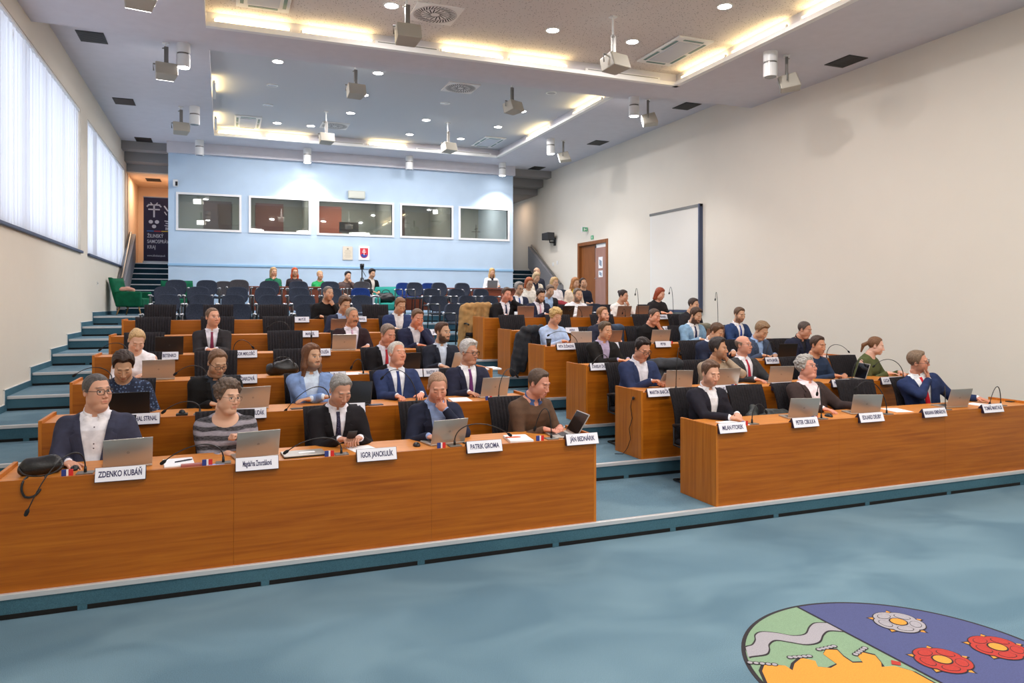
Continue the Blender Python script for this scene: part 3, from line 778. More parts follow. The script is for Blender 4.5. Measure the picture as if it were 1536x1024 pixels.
    for s in (-1, 1):
        f.ell(H((s * .043, -.012, -.068)), (.026 + .01 * fat, .034, .028), .02, Rh)
        f.ell(H((s * .040, -.058, -.016)), (.027, .028, .026), .022, Rh); f.ell(H((s * .044, -.04, -.045)), (.022, .034, .034), .03, Rh)
    if fat > .3: f.ell(H((0, -.045, -.108)), (.052, .05, .03), .02, Rh)
    f.cap(H((-.036, -.079, .030)), H((.036, -.079, .030)), .0125, .0125, .012)
    for s in (-1, 1):
        f.ell(H((s * .031, -.101, .006)), (.017, .015, .0105), .008, Rh, True)
        f.ell(H((s * .0305, -.0795, .005)), (.0145, .0125, .0115), .002, Rh)
    f.cap(H((0, -.090, .014)), H((0, -.111, -.029)), .0078, .0118, .009)
    for s in (-1, 1): f.ell(H((s * .013, -.102, -.035)), (.0095, .012, .0085), .006, Rh)
    f.cap(H((-.019, -.092, -.060)), H((.019, -.092, -.060)), .0075, .0075, .006); f.cap(H((-.015, -.092, -.073)), H((.015, -.092, -.073)), .009, .009, .006)
    f.cap(H((-.024, -.101, -.0665)), H((.024, -.101, -.0665)), .0022, .0022, .002, True)
    for s in (-1, 1):
        f.ell(H((s * .079, .014, -.004)), (.010, .020, .032), .006, Rh); f.ell(H((s * .088, .010, -.002)), (.006, .011, .018), .004, Rh, True)
    if beard and bd > .7:
        f.ell(H((0, -.052, -.082)), (.058, .052, .042), .012, Rh)
    for sx, S, E, W, d, n_, t_, pose in arms:
        sk = .93
        f.cap(S, E, .050 * sk, .041 * sk, .03); f.cap(E, W, .040 * sk, .0265, .012)
        hs_ = .94 * sc * (.92 if female else 1.)
        pc = W + d * .050 * hs_
        Rp = np.stack([d, t_, n_], 1)
        f.cap(W - d * .01, W + d * .03, .025, .024, .012)
        f.ell(pc, (.052 * hs_, .041 * hs_, .0165 * hs_), .012, Rp); f.ell(pc + t_ * .018 * hs_ - d * .012 + n_ * .006, (.034 * hs_, .02 * hs_, .017 * hs_), .01, Rp)
        c1, c2, c3, ct = HANDS[pose]
        for j, (off, ln, ca) in enumerate(((.030, .074, .9), (.0105, .082, 1.), (-.0095, .076, 1.05), (-.029, .060, 1.15))):
            p = pc + d * .040 * hs_ + t_ * off * hs_; dr = unit(d + t_ * off * 1.6); r = .0094 * hs_; cum = 0
            for sgl, fr in ((c1, .46), (c2, .31), (c3, .23)):
                cum += sgl * ca; v = dr * math.cos(R(cum)) + n_ * math.sin(R(cum)); q = p + v * ln * fr * hs_ * 1.06
                f.cap(p, q, r, r * .9, .004 if fr < .4 else .006); p = q; r *= .9
        p = pc - d * .016 * hs_ + t_ * .030 * hs_ + n_ * .006; v = unit(d * .62 + t_ * .72 + n_ * math.sin(R(ct)) * .9)
        q = p + v * .042 * hs_; f.cap(p, q, .0125 * hs_, .0108 * hs_, .008); v2 = unit(d * .88 + t_ * .30 + n_ * math.sin(R(ct)) * 1.1); f.cap(q, q + v2 * .034 * hs_, .0105 * hs_, .009 * hs_, .005)
    sl = np.array(lin(skin)); bl = np.array(lin(beard)) if beard else None; brl = np.array(lin(brow or tuple(max(20, int(c * .75)) for c in hair)))
    def tint(V):
        q = (V - hc) @ Rh / hs; X, Y, Z = q.T; ax_ = np.abs(X)
        C = np.tile(sl, (len(V), 1)); g = lambda v, w: np.exp(-(v / w) ** 2)
        def put(m, c): nonlocal C; m = np.clip(m, 0, 1)[:, None]; C = C * (1 - m) + np.array(c) * m
        front = (Y < -.03) & (np.abs(Z) < .15)
        red = (g(ax_ - .042, .022) * g(Z + .03, .022) * .35 + g(X, .014) * g(Z + .032, .014) * .35) * front
        put(red, sl * np.array([1.02, .68, .62]))
        near = np.ones(len(V), bool)
        dist = np.full(len(V), 9.)
        for a in arms:
            c = a[3] + a[4] * .10; dist = np.minimum(dist, np.linalg.norm(V - c, axis=1))
        put(.22 * (dist < .11), sl * np.array([1.0, .72, .66]))
        if beard is not None:
            # stubble to full beard
            lim = -.036 - .035 * np.clip((.055 - ax_) / .03, 0, 1)
            m = np.clip((lim - Z) / .012, 0, 1) * np.clip((-.0 - Y + .02) / .02, 0, 1) * (Z > -.155)
            mo = g(Z + .050, .008) * (ax_ < .032) * (Y < -.06); sb = ((ax_ > .056) & (Y < .0) & (Y > -.045) & (Z < .0)) * np.clip((.0 - Z) / .03, 0, 1)
            low = g(Z + .084, .006) * (ax_ < .012) * (Y < -.07)
            put(np.maximum.reduce([m, mo, sb, low]) * bd * (Z > -.16), bl)
        if style == 'mustache': put(g(Z + .050, .009) * (ax_ < .036) * (Y < -.06), brl)
        put(.75 * np.clip(1 - ((X / .024) ** 2 + ((Z + .066) / .011) ** 2), 0, 1) ** .5 * (Y < -.06), sl * np.array([.86, .46, .44]))
        put(.8 * np.clip(1 - ((X / .026) ** 2 + ((Z + .0665) / .0035) ** 2), 0, 1) * (Y < -.06), sl * np.array([.35, .18, .16]))
        put(.85 * np.clip(1.2 - (((ax_ - .032) / .022) ** 2 + ((Z - .0335 + .12 * np.clip(ax_ - .034, 0, 1)) / .0062) ** 2), 0, 1) * (Y < -.04), brl)
        ey = ((ax_ - .031) / .0145) ** 2
        if eyes == 'open':
            put(np.clip(1.3 - (ey + ((Z - .005) / .0068) ** 2), 0, 1) * (Y < -.06), (.62, .58, .55))
            put(np.clip(1.6 - (((ax_ - .031) / .0068) ** 2 + ((Z - .0055) / .0072) ** 2), 0, 1) * (Y < -.06), (.03, .02, .018))
            put(.9 * np.clip(1.3 - (ey * .8 + ((Z - .0125) / .0032) ** 2), 0, 1) * (Y < -.06), sl * .16)
        else:
            put(.9 * np.clip(1.4 - (ey + ((Z + .001) / .0034) ** 2), 0, 1) * (Y < -.06), sl * .14)
        put(.35 * np.clip(1.1 - (((ax_ - .031) / .019) ** 2 + ((Z + .008) / .006) ** 2), 0, 1) * (Y < -.06), sl * np.array([.75, .58, .55]))
        put(.5 * np.clip(1.2 - (((ax_ - .012) / .005) ** 2 + ((Z + .043) / .003) ** 2), 0, 1) * (Y < -.08), sl * .3)
        # scalp under the hair is tinted in the hair colour
        if style not in ('bald',):
            hlz = np.interp(Y, [-.12, -.072, -.058, -.045, -.028, -.010, .02, .045, .075, .13], [.114 + hl, .104 + hl, .098 + hl, .084 + hl, .046 + hl * .3, -.016, .02, -.045, -.06, -.065])
            inside = np.clip((Z - hlz) / .008, 0, 1) * (ax_ < .09) * (Z < (.048 + .25 * np.clip(Y - .04, -.1, .1) if style in ('balding',) else .16))
            put(inside * .9, np.array(lin(hair)))
        return np.clip(C, 0, 1)
    field_object(f, 'body', M_SKIN, root, 1, tint)
    # ---- clothes
    def cgrid(c): return [axis(lo[i], hi[i], c, [], c) for i in range(3)]
    jm = cloth_mat(jc, pat)
    cg = [axis(lo[i], hi[i], coarse, [(T((0, 0, .3))[i] - .16, T((0, 0, .3))[i] + .16)], max(fine * 1.4, .0075)) for i in range(3)]
    def folds(F, amp, seed):
        r = np.random.default_rng(seed); X, Y, Z = F.x[:, None, None], F.y[None, :, None], F.z[None, None, :]
        n = 0
        for _ in range(5):
            k = r.normal(size=3) * np.array([16, 16, 24]); n = n + np.sin(k[0] * X + k[1] * Y + k[2] * Z + r.uniform(0, 6) + 1.3 * np.sin(9 * Z + 7 * X))
        F.F += (amp * n / 5).astype(np.float32) * (F.F < 1)
    seed = int(abs(x * 1000) + abs(y * 77)) % 9999
    loose = .010 if top in ('suit', 'coat') else .004
    j = Field(*cg)
    if top == 'suit':
        cut = lambda xt, yt, at: np.minimum(np.minimum(-(np.abs(xt) - Vw(at)) * .9, -(yt + .02)), at - vbot + .01)
        torso(j, 1.04, .004, cut, amin=-.13, amax=.515)
    else:
        def ncut(xt, yt, at):
            return .072 + neckline - np.sqrt(xt ** 2 + (yt + .02 + neckline * .6) ** 2 + ((at - .545) * (1.0 if neckline == 0 else .9)) ** 2)
        torso(j, 1.0, .006, ncut, amin=-.13, amax=.53 if neckline == 0 else .52)
    for sx, S, E, W, d, n_, t_, pose in arms:
        sk = 1.0 + .14 * fat - (.12 if female else 0)
        S2 = S + (np.array(T((0, 0, .43))) - S) * .10
        j.cap(S2, E, (.065 + loose * .6) * sk, (.050 + loose) * sk, .035)
        if sleeve > .5: j.cap(E, E + (W - E) * (.94 if sleeve >= 1 else sleeve), (.049 + loose) * sk, (.035 + loose * .8) * sk if sleeve >= 1 else .043, .012)
    folds(j, .0058 if top == 'suit' else .0055, seed)
    if top == 'suit':       # keep the opening clean after blending in the sleeves
        def fn(X, Y, Z):
            px, py, pz = (X - P0[0]) / sc, (Y - P0[1]) / sc, (Z - P0[2]) / sc
            xt = Rt[0, 0] * px + Rt[1, 0] * py + Rt[2, 0] * pz; yt = Rt[0, 1] * px + Rt[1, 1] * py + Rt[2, 1] * pz; at = Rt[0, 2] * px + Rt[1, 2] * py + Rt[2, 2] * pz
            fr = yt - (np.interp(at, TA, tc) - np.interp(at, TA, td) * 1.04 - .022)
            return -np.minimum(np.minimum(-(np.abs(xt) - Vw(at)) * .9, np.minimum(-(yt + .02), fr)), np.minimum(at - vbot + .01, .56 - at)) * sc
        j.op(fn, T((0, 0, .3)) - .3, T((0, 0, .3)) + .3, 0, True)
    names = {'suit': 'jacket', 'sweater': 'sweater', 'shirt': 'shirt', 'tee': 't_shirt', 'top': 'blouse'}
    field_object(j, names[top], jm, root, 1)
    if top == 'suit' and fine < .0063:
        for sx in (-1, 1):
            rows = []
            n = 22
            for i in range(n):
                a = vbot + .03 + (.482 - vbot - .03) * i / (n - 1); q = (a - vbot) / (.5 - vbot)
                wd = .010 + .062 * min(q / .72, 1) ** .8
                if a > .395: wd = .040 - .10 * (a - .395)
                if a > .425: wd = .052 - .25 * (a - .425)
                rows.append((a, float(Vw(a)), wd))
            top_, bot_ = [], []
            m_ = 5
            for a, x0, wd in rows:
                w_, d_, c_ = float(np.interp(a, TA, tw)) * 1.04 + .004, float(np.interp(a, TA, td)) * 1.04 + .004, float(np.interp(a, TA, tc))
                for jx in range(m_):
                    xx = x0 - .002 + wd * jx / (m_ - 1); u_ = min(xx / w_, .97); yy = c_ - d_ * (1 - u_ ** 2.35) ** (1 / 2.35)
                    lift = .011 if 0 < jx < m_ - 1 else .009
                    top_.append(T((sx * xx, yy - lift, a))); bot_.append(T((sx * xx, yy + .004, a)))
            vs = top_ + bot_; N = len(top_); fs = []
            for i in range(len(rows) - 1):
                for jx in range(m_ - 1):
                    k = i * m_ + jx; fs += [(k, k + 1, k + m_ + 1, k + m_), (N + k, N + k + m_, N + k + m_ + 1, N + k + 1)]
                for jx in (0, m_ - 1):
                    k = i * m_ + jx; fs.append((k, k + m_, N + k + m_, N + k))
            for jx in range(m_ - 1):
                for k in (jx, (len(rows) - 1) * m_ + jx): fs.append((k, N + k, N + k + 1, k + 1))
            MB().add(vs, fs).build('lapel', jm, root, fix=True)
    if top == 'suit' or top == 'sweater':
        s_ = Field(*[axis(lo[i], hi[i], coarse, [(T((0, -.02, .47))[i] - .11, T((0, -.02, .47))[i] + .11)], max(fine, .0048)) for i in range(3)]); shm = cloth_mat(shc)
        if top == 'suit':
            torso(s_, .985, .0, lambda xt, yt, at: .052 - np.sqrt(xt ** 2 + (yt + .03) ** 2 + (at - .56) ** 2), amin=-.12, amax=.525)
        if cuffs:
            for a in arms: s_.cap(a[2] + (a[3] - a[2]) * .8, a[3] + (a[3] - a[2]) * .015, .036, .0345, 0)
        def coll(X, Y, Z):
            px, py, pz = (X - P0[0]) / sc, (Y - P0[1]) / sc, (Z - P0[2]) / sc
            xt = Rt[0, 0] * px + Rt[1, 0] * py + Rt[2, 0] * pz; yt = Rt[0, 1] * px + Rt[1, 1] * py + Rt[2, 1] * pz; at = Rt[0, 2] * px + Rt[1, 2] * py + Rt[2, 2] * pz
            r = np.sqrt(xt ** 2 + (yt - .008) ** 2); sh = np.abs(r - (.070 + .009 * fat - (at - .5) * .12)) - .0065
            topz = .548 + yt * .42; sh = np.maximum(sh, np.maximum(.475 - at, at - topz))
            return np.maximum(sh, -(np.abs(xt) - .010 - np.clip(.53 - at, 0, 1) * (.0 if tie else .5)) - 9 * (yt > 0)) * sc
        s_.op(coll, T((0, 0, .52)) - .14, T((0, 0, .52)) + .14, .0)
        for s in (-1, 1):
            Rc = Rt @ rot('y', s * 24) @ rot('x', -18)
            s_.ell(T((s * .046, -.068 - .008 * fat, .482)), (.026, .0065, .036), .004, Rc)
        field_object(s_, 'shirt', shm, root, 1)
    if tie:
        tm = cloth_mat(tie, tpat, .6, True); pts = []
        for a in (.487, .46, .40, .30, .20, .10, .02): pts.append(T((0, np.interp(a, TA, tc) - np.interp(a, TA, td) * .985 - .006 - .006 * fat * 0, a)))
        rr = [.016, .013, .017, .023, .028, .031, .03]; rings = []
        xa_ = Rt @ np.array([1, 0, 0]); ya_ = Rt @ np.array([0, 1, 0])
        for p, r in zip(pts, rr): rings.append([p + xa_ * r * math.cos(u) * sc + ya_ * (.006 if r > .0165 or r < .015 else .012) * math.sin(u) for u in [2 * PI * i / 10 for i in range(10)]])
        MB().rings(rings).build('tie', tm, root, smooth=True, fix=True)
    if pin: p = T((.085, -.115, .40)); MB().ell(p, (.006, .006, .006), 8, 6).build('lapel_pin', mat('pin silver', (210, 216, 210), .3, .6), root)
    if buttons:
        m = MB()
        for a in buttons: m.ell(T((.003, np.interp(a, TA, tc) - np.interp(a, TA, td) * .985 - .001, a)), (.0055, .004, .0055), 8, 6)
        m.build('buttons', mat('shirt button', (58, 30, 50), .4), root)
    # ---- legs
    q = Field(*[np.arange(a, b, .02, dtype=np.float32) for a, b in ((-.34, .34), (-.66, .22), (-.0, .68))])
    q.ell(P0 + np.array([0, .0, .0]), (.178 + .03 * fat, .135, .10), .03)
    ft = []
    for s in (-1, 1):
        kn = np.array([s * kneesep, -.40, .525]); an = np.array([s * (kneesep - .005), -.36, .09]); ft.append(an)
        q.cap((s * .085, -.02, .53), kn, .085 + .015 * fat, .062, .03); q.cap(kn, an, .060, .047, .02)
    field_object(q, 'trousers' if not female else 'trousers', cloth_mat(legs), root, 2)
    for an in ft:
        m = MB().ell(an + np.array([0, -.055, -.045]), (.046, .135, .045), 12, 8); m.v = [(a, b, max(c, .004)) for a, b, c in m.v]; m.build('shoe', M_SHOE, root, smooth=True)
    # ---- hair
    if style != 'bald':
        hl_ = {'long': .26, 'bob': .2, 'pony': .1, 'bun': .08}.get(style, .03)
        ha = [axis(hc[i] - .17 - (hl_ * (i == 2)), hc[i] + (.24 if i == 1 else .17), max(fine * .95, .0048) if style not in ('long', 'bob') else fine * 1.3, [], fine) for i in range(3)]
        h = Field(*ha); t = {'short': .010, 'thick': .018, 'crop': .005, 'balding': .007, 'mustache': .007, 'quiff': .011, 'curly': .026, 'long': .016, 'bob': .017, 'pony': .009, 'bun': .010, 'mid': .016}.get(style, .009)
        def hd(X, Y, Z):
            px, py, pz = (X - hc[0]) / hs, (Y - hc[1]) / hs, (Z - hc[2]) / hs
            a = Rh[0, 0] * px + Rh[1, 0] * py + Rh[2, 0] * pz; b = Rh[0, 1] * px + Rh[1, 1] * py + Rh[2, 1] * pz; c = Rh[0, 2] * px + Rh[1, 2] * py + Rh[2, 2] * pz
            tt = t * (.55 + .75 * np.clip(c / .10, 0, 1)) + (np.clip(-b * .14, 0, .010) * np.clip(c * 12, 0, 1) if style in ('quiff', 'thick', 'short') else 0) + .0012 * np.sin(190 * a + 35 * b + 4 * np.sin(50 * b)) + np.clip(c - .06, 0, 1) * (.12 if style in ('thick', 'mid', 'quiff') else 0)
            if style == 'curly': tt = tt + .006 * np.sin(95 * a + 3 * np.sin(60 * c)) * np.sin(90 * b) * 1.2 + .005 * np.sin(85 * c + 2)
            elif style in ('thick', 'mid', 'quiff', 'long', 'bob'): tt = tt + .002 * np.sin(150 * a + 40 * b) + .0015 * np.sin(210 * a - 90 * c)
            lowz = {'long': -.10, 'bob': -.10, 'mid': -.085, 'curly': -.075}.get(style, None)
            ys = [-.12, -.072, -.058, -.045, -.028, -.010, .02, .045, .075, .13]
            zs = [.112 + hl, .101 + hl, .094 + hl, .080 + hl, .040 + hl * .3, -.026, -.002, -.05, -.065, -.07]
            if lowz is not None: zs = [.105 + hl, .092 + hl, .080 + hl, .058 + hl, .0, lowz, lowz, lowz, lowz - .02, lowz - .03]
            if style == 'curly': zs = [.095, .086, .076, .055, .01, -.05, -.06, -.075, -.08, -.08]
            g = np.interp(b, ys, zs) - c + .0025 * np.sin(170 * a + 9 * np.sin(40 * b)) + .014 * np.exp(-((np.abs(a) - .046) / .014) ** 2) * (b < -.03) - .006 * np.exp(-(a / .02) ** 2) * (b < -.03)
            tt = tt * np.clip(-g / .026, .12, 1) + .0012
            r0, r1, r2 = .0755 + tt, .0975 + tt, .0865 + tt
            k0 = np.sqrt((a / r0) ** 2 + ((b - .016) / r1) ** 2 + ((c - .034) / r2) ** 2); d = (k0 - 1) * .085
            d = np.maximum(d, g * .8)
            if style in ('balding',): d = np.maximum(d, (c - (.052 + .25 * np.clip(b - .04, -.1, .1))) * .9)
            return d * hs
        h.op(hd, hc - .2, hc + .2, 0)
        if style == 'long':
            for s in (-1, 1):
                h.cap(H((s * .074, .012, .02)), H((s * .088, .0, -.10)), .022, .026, .03); h.cap(H((s * .088, .0, -.10)), T((s * .085, -.05, .44)), .028, .020, .03)
            h.cap(H((0, .085, .0)), H((0, .10, -.16)), .055, .06, .03); h.ell(H((0, .075, -.09)), (.085, .045, .12), .02, Rh)
        if style in ('bob', 'mid'):
            zb = -.115 if style == 'bob' else -.10
            for s in (-1, 1): h.cap(H((s * .076, .02, .02)), H((s * .078, .008, zb)), .020, .020, .03); h.cap(H((s * .06, .07, .02)), H((s * .066, .06, zb - .02)), .03, .028, .03)
            h.ell(H((0, .08, -.05)), (.075, .04, .085), .02, Rh)
        if style == 'pony': h.cap(H((0, .105, .02)), H((0, .16, -.03)), .026, .028, .01); h.cap(H((0, .16, -.03)), H((0, .165, -.13)), .026, .012, .01)
        if style == 'bun': h.ell(H((0, .115, .055)), (.042, .038, .038), .012, Rh)
        h.cap(H((0, -.11, -.03)), H((0, -.11, -.09)), .055 if style not in ('long', 'bob', 'mid', 'curly') else .058, .055, .004, True)
        field_object(h, 'hair', hair_mat(hair), root, 1)
    if beard and bd > .85 or style == 'mustache':
        b_ = Field(*[axis(hc[i] - .12, hc[i] + .12, fine, [], fine) for i in range(3)])
        if style == 'mustache':
            for s in (-1, 1): b_.cap(H((s * .004, -.108, -.050)), H((s * .030, -.094, -.062)), .0085, .006, .006)
            field_object(b_, 'mustache', hair_mat(brow or hair), root, 0)
    # ---- glasses
    if glasses:
        m = MB(); r = .0016 if glasses == 'thin' else .0026
        for s in (-1, 1):
            ring = [H((s * .033 + .0255 * math.copysign(abs(math.cos(u)) ** .6, math.cos(u)), -.108 + .006 * abs(math.cos(u)) * (1 if math.cos(u) * s > 0 else 0), .004 + .0185 * math.copysign(abs(math.sin(u)) ** .6, math.sin(u)))) for u in [2 * PI * i / 18 for i in range(19)]]
            m.tube(ring, r, 6); m.tube([H((s * .058, -.100, .010)), H((s * .080, -.05, .010)), H((s * .084, .012, .008)), H((s * .084, .028, -.006))], r, 6)
        m.tube([H((-.009, -.110, .008)), H((0, -.114, .011)), H((.009, -.110, .008))], r, 6)
        m.build('glasses', mat('dark spectacle frame', (34, 28, 28), .35, .3) if glasses != 'thin' else mat('fine spectacle frame', (110, 96, 88), .3, .7), root, smooth=True)
    return root, dict(H=H, T=T, hc=hc, arms=arms)
# ------------------------------------------------------------------ who sits where
FINE = [.0042, .0048, .0054, .006, .0068, .0072, .008, .0085, .009, .009]
COARSE = [.0115, .012, .013, .014, .015, .016, .018, .018, .019, .019]
WHO = {}
def P(blk, k, seat, u, short, label, dy=0, rz=0, dz=0, chair=True, **kw):
    x = x_at(u, rowy(k) + .74)
    kw.setdefault('fine', FINE[k]); kw.setdefault('coarse', COARSE[k])
    r, inf = person(label, x, rowy(k) + .84 + dy, rowz(k) + dz, R(rz), **kw)
    WHO[blk, k, seat] = (short, x, r, inf)
    if chair: place_office(x, k, 'black ribbed office chair under the ' + short, R(rz) * .6)
    return r, inf
F, D_ = 'flat', 'down'
# left block, front row
P('L', 0, 0, 143, 'heavyset man in slate blazer', 'heavyset man in slate blue blazer, white shirt and glasses, hand on a mouse', fat=1., sc=1.08, lean=6, head=(38, 0, 0), hair=(92, 86, 84), style='crop', hl=-.012, glasses='dark', jc=(62, 64, 92), shc=(236, 232, 240), vtop=.095, vbot=-.06, buttons=(.44, .33, .30, .17, .14, .0), skin=(220, 158, 136), A=((-.13, -.47, .80), F), B=((.24, -.36, .80), 'relax'), legs=(46, 48, 62))
P('L', 0, 1, 338, 'woman in grey striped top', 'woman in grey and black striped top with short curly hair and thin glasses', female=True, fat=1., sc=1.03, dz=-.03, lean=12, head=(34, 6, 4), hair=(104, 86, 74), style='curly', top='top', jc=(128, 120, 128), pat='stripes', neckline=.035, glasses='thin', sleeve=.62, skin=(224, 168, 146), A=((.02, -.42, .80), F), B=((.13, -.33, .92), 'fist'), Bd=(-.9, -.35, .25), legs=(40, 40, 46))
P('L', 0, 2, 505, 'grey-haired man with dotted tie', 'grey-haired man in black suit and dotted tie, looking down at a phone', sc=1.04, lean=12, head=(16, 30, 0), hair=(150, 146, 142), style='short', eyes=D_, tie=(44, 40, 62), tpat='dots', jc=(32, 28, 34), shc=(232, 228, 238), vtop=.07, skin=(206, 146, 126), A=((-.03, -.44, .83), 'hold'), B=((.15, -.44, .83), 'hold'), Ad=(.55, -.8, .15), Bd=(-.55, -.8, .15))
P('L', 0, 3, 652, 'shaven-headed man in navy blazer', 'shaven-headed man in navy blazer and light blue shirt, hand at his mouth', sc=1.03, lean=14, head=(-6, 24, 0), hair=(172, 136, 112), style='crop', eyes=D_, jc=(36, 42, 70), shc=(150, 174, 224), vtop=.08, vbot=.0, skin=(222, 152, 132), A=((-.16, -.47, .81), 'relax'), B=('mouth', 'fist'), poleB=(.5, -.3, -.8))
P('L', 0, 4, 790, 'man in brown sweater', 'man in brown sweater over a blue collar, leaning towards his laptop', sc=1.03, lean=17, twist=14, head=(34, 20, 0), hair=(92, 74, 62), style='short', eyes=D_, top='sweater', jc=(108, 74, 52), shc=(66, 100, 170), neckline=.012, cuffs=False, skin=(216, 144, 126), A=((.03, -.46, .80), F), B=((.22, -.40, .80), 'relax'), legs=(50, 54, 70))
# second row
P('L', 1, 0, 186, 'man in dark checked shirt', 'dark-haired man in dark blue checked shirt bent over a black laptop', lean=16, head=(8, 34, 0), hair=(58, 42, 34), style='thick', eyes=D_, beard=(90, 66, 54), bd=.35, top='shirt', jc=(42, 52, 82), pat='check', sc=1.02, A=((-.12, -.40, .81), 'type'), B=((.22, -.42, .81), 'relax'), legs=(40, 44, 60))
P('L', 1, 1, 323, 'man in black jacket and glasses', 'man in black corduroy jacket and dark glasses reading with bowed head', lean=12, fat=.5, head=(22, 26, 0), hair=(124, 92, 70), style='short', hl=.006, eyes=D_, glasses='dark', beard=(120, 96, 84), bd=.5, jc=(26, 25, 26), shc=(56, 66, 82), vtop=.05, vbot=.2, cuffs=False, A=((-.05, -.36, .81), F), B=((.12, -.40, .81), F), Ad=(.9, -.4, -.1))
P('L', 1, 2, 467, 'long-haired man in light blue blazer', 'long-haired bearded man in light blue blazer with folded arms', lean=4, head=(30, 2, 0), hair=(112, 74, 50), style='long', beard=(122, 98, 84), bd=.75, jc=(122, 150, 200), shc=(206, 222, 246), vtop=.085, vbot=-.05, A=((.08, -.38, .83), F), B=((-.02, -.34, .81), F), Ad=(.95, -.2, 0), Bd=(-.95, -.2, 0), pin=True)
P('L', 1, 3, 598, 'white-haired man with blue tie', 'balding white-haired man in blue suit and blue tie, eyes closed', lean=-4, fat=.45, head=(24, -6, 4), hair=(214, 206, 196), style='short', hl=.010, brow=(190, 176, 160), eyes=D_, jc=(44, 62, 118), shc=(228, 232, 244), tie=(36, 56, 112), vtop=.085, vbot=.0, skin=(224, 150, 126), A=((-.10, -.42, .81), 'hold'), B=((.2, -.34, .81), F))
P('L', 1, 4, 705, 'white-haired man with purple tie', 'white-haired man in navy suit and purple tie wearing glasses', lean=0, fat=.35, head=(28, 6, 0), hair=(206, 202, 198), style='thick', brow=(150, 140, 134), glasses='dark', jc=(42, 44, 72), shc=(240, 236, 244), tie=(104, 46, 104), vtop=.085, vbot=.0, skin=(206, 142, 118), A=((-.12, -.40, .81), F), B=((.12, -.42, .81), F))
# third row
P('L', 2, 0, 203, 'blonde woman in white shirt', 'young blonde woman in white shirt with hair pinned up, looking down', female=True, lean=14, head=(14, 34, 6), hair=(206, 170, 122), style='bun', brow=(150, 112, 84), eyes=D_, top='shirt', jc=(238, 232, 236), skin=(232, 176, 156), A=((-.10, -.40, .81), 'hold'), B=((.12, -.40, .81), 'type'), legs=(60, 62, 80))
P('L', 2, 3, 578, 'grey-haired man with red tie', 'grey-haired man in black suit and red tie, fist against his mouth', lean=10, fat=.4, head=(26, 20, 0), hair=(140, 122, 108), style='short', eyes=D_, jc=(30, 28, 34), shc=(228, 224, 236), tie=(190, 48, 60), vtop=.08, vbot=.0, skin=(218, 146, 124), A=((-.02, -.36, .81), F), B=('mouth', 'fist'), poleB=(.5, -.3, -.8), Ad=(.9, -.4, 0))
P('L', 2, 4, 663, 'dark-bearded man in navy jacket', 'dark-bearded man in navy jacket gazing past his laptop', lean=4, head=(36, 6, 0), hair=(84, 58, 44), style='short', beard=(66, 46, 38), bd=.9, jc=(38, 42, 60), shc=(206, 216, 234), vtop=.06, vbot=.05, A=((-.12, -.42, .81), F), B=((.16, -.42, .81), 'type'), pin=True)
# fourth row
P('L', 3, 1, 318, 'man with burgundy tie', 'man in charcoal suit and burgundy tie with hands folded on the desk', lean=4, head=(30, 0, 0), hair=(120, 94, 74), style='crop', hl=-.008, jc=(52, 48, 52), shc=(226, 222, 232), tie=(132, 48, 76), vtop=.08, vbot=.0, skin=(224, 158, 134), A=((-.06, -.44, .81), 'hold'), B=((.06, -.44, .81), 'hold'), Ad=(.7, -.7, 0), Bd=(-.7, -.7, 0), pin=True)
P('L', 3, 3, 528, 'mustached man in maroon jacket', 'mustached grey-haired man in dark maroon jacket and pale shirt', lean=2, fat=.6, head=(22, 6, 0), hair=(160, 142, 124), style='mustache', hl=.012, brow=(112, 88, 70), jc=(56, 32, 38), shc=(232, 222, 232), tie=(196, 158, 178), vtop=.10, vbot=-.08, skin=(206, 138, 108), A=((-.16, -.38, .81), F), B=((.18, -.38, .81), F))
P('L', 3, 4, 622, 'man in navy blazer resting his chin', 'broad man in navy blazer resting his chin on his fist', lean=12, fat=.3, head=(14, 22, 4), hair=(112, 86, 66), style='short', eyes=D_, jc=(40, 46, 84), shc=(230, 230, 240), vtop=.07, skin=(220, 146, 122), A=((-.04, -.38, .81), F), B=('mouth', 'fist'), poleB=(.5, -.3, -.8), Ad=(.9, -.4, 0))
P('L', 4, 3, 514, 'brown-haired man in dark blue blazer', 'brown-haired man in dark blue blazer and pale blue shirt, fist at his mouth', lean=10, head=(22, 24, 0), hair=(98, 72, 54), style='thick', eyes=D_, jc=(42, 48, 78), shc=(176, 196, 234), vtop=.08, vbot=.0, A=((-.20, -.40, .81), F), B=('mouth', 'fist'), poleB=(.5, -.3, -.8))
P('L', 4, 4, 597, 'man in blue blazer over white t-shirt', 'man in blue blazer over a white t-shirt looking down', lean=12, fat=.3, head=(14, 30, 0), hair=(132, 96, 68), style='short', eyes=D_, jc=(46, 66, 126), shc=(240, 238, 240), vtop=.075, vbot=-.02, A=((-.12, -.40, .81), F), B=((.12, -.40, .81), F))
P('L', 5, 3, 490, 'man in black sweater', 'grey-haired man in black sweater propping his chin on his hand', lean=8, head=(28, 6, 8), hair=(112, 104, 98), style='crop', top='top', jc=(24, 22, 24), beard=(110, 96, 90), bd=.3, A=((-.14, -.38, .81), F), B=('chin', 'fist'), poleB=(.4, -.5, -.8))
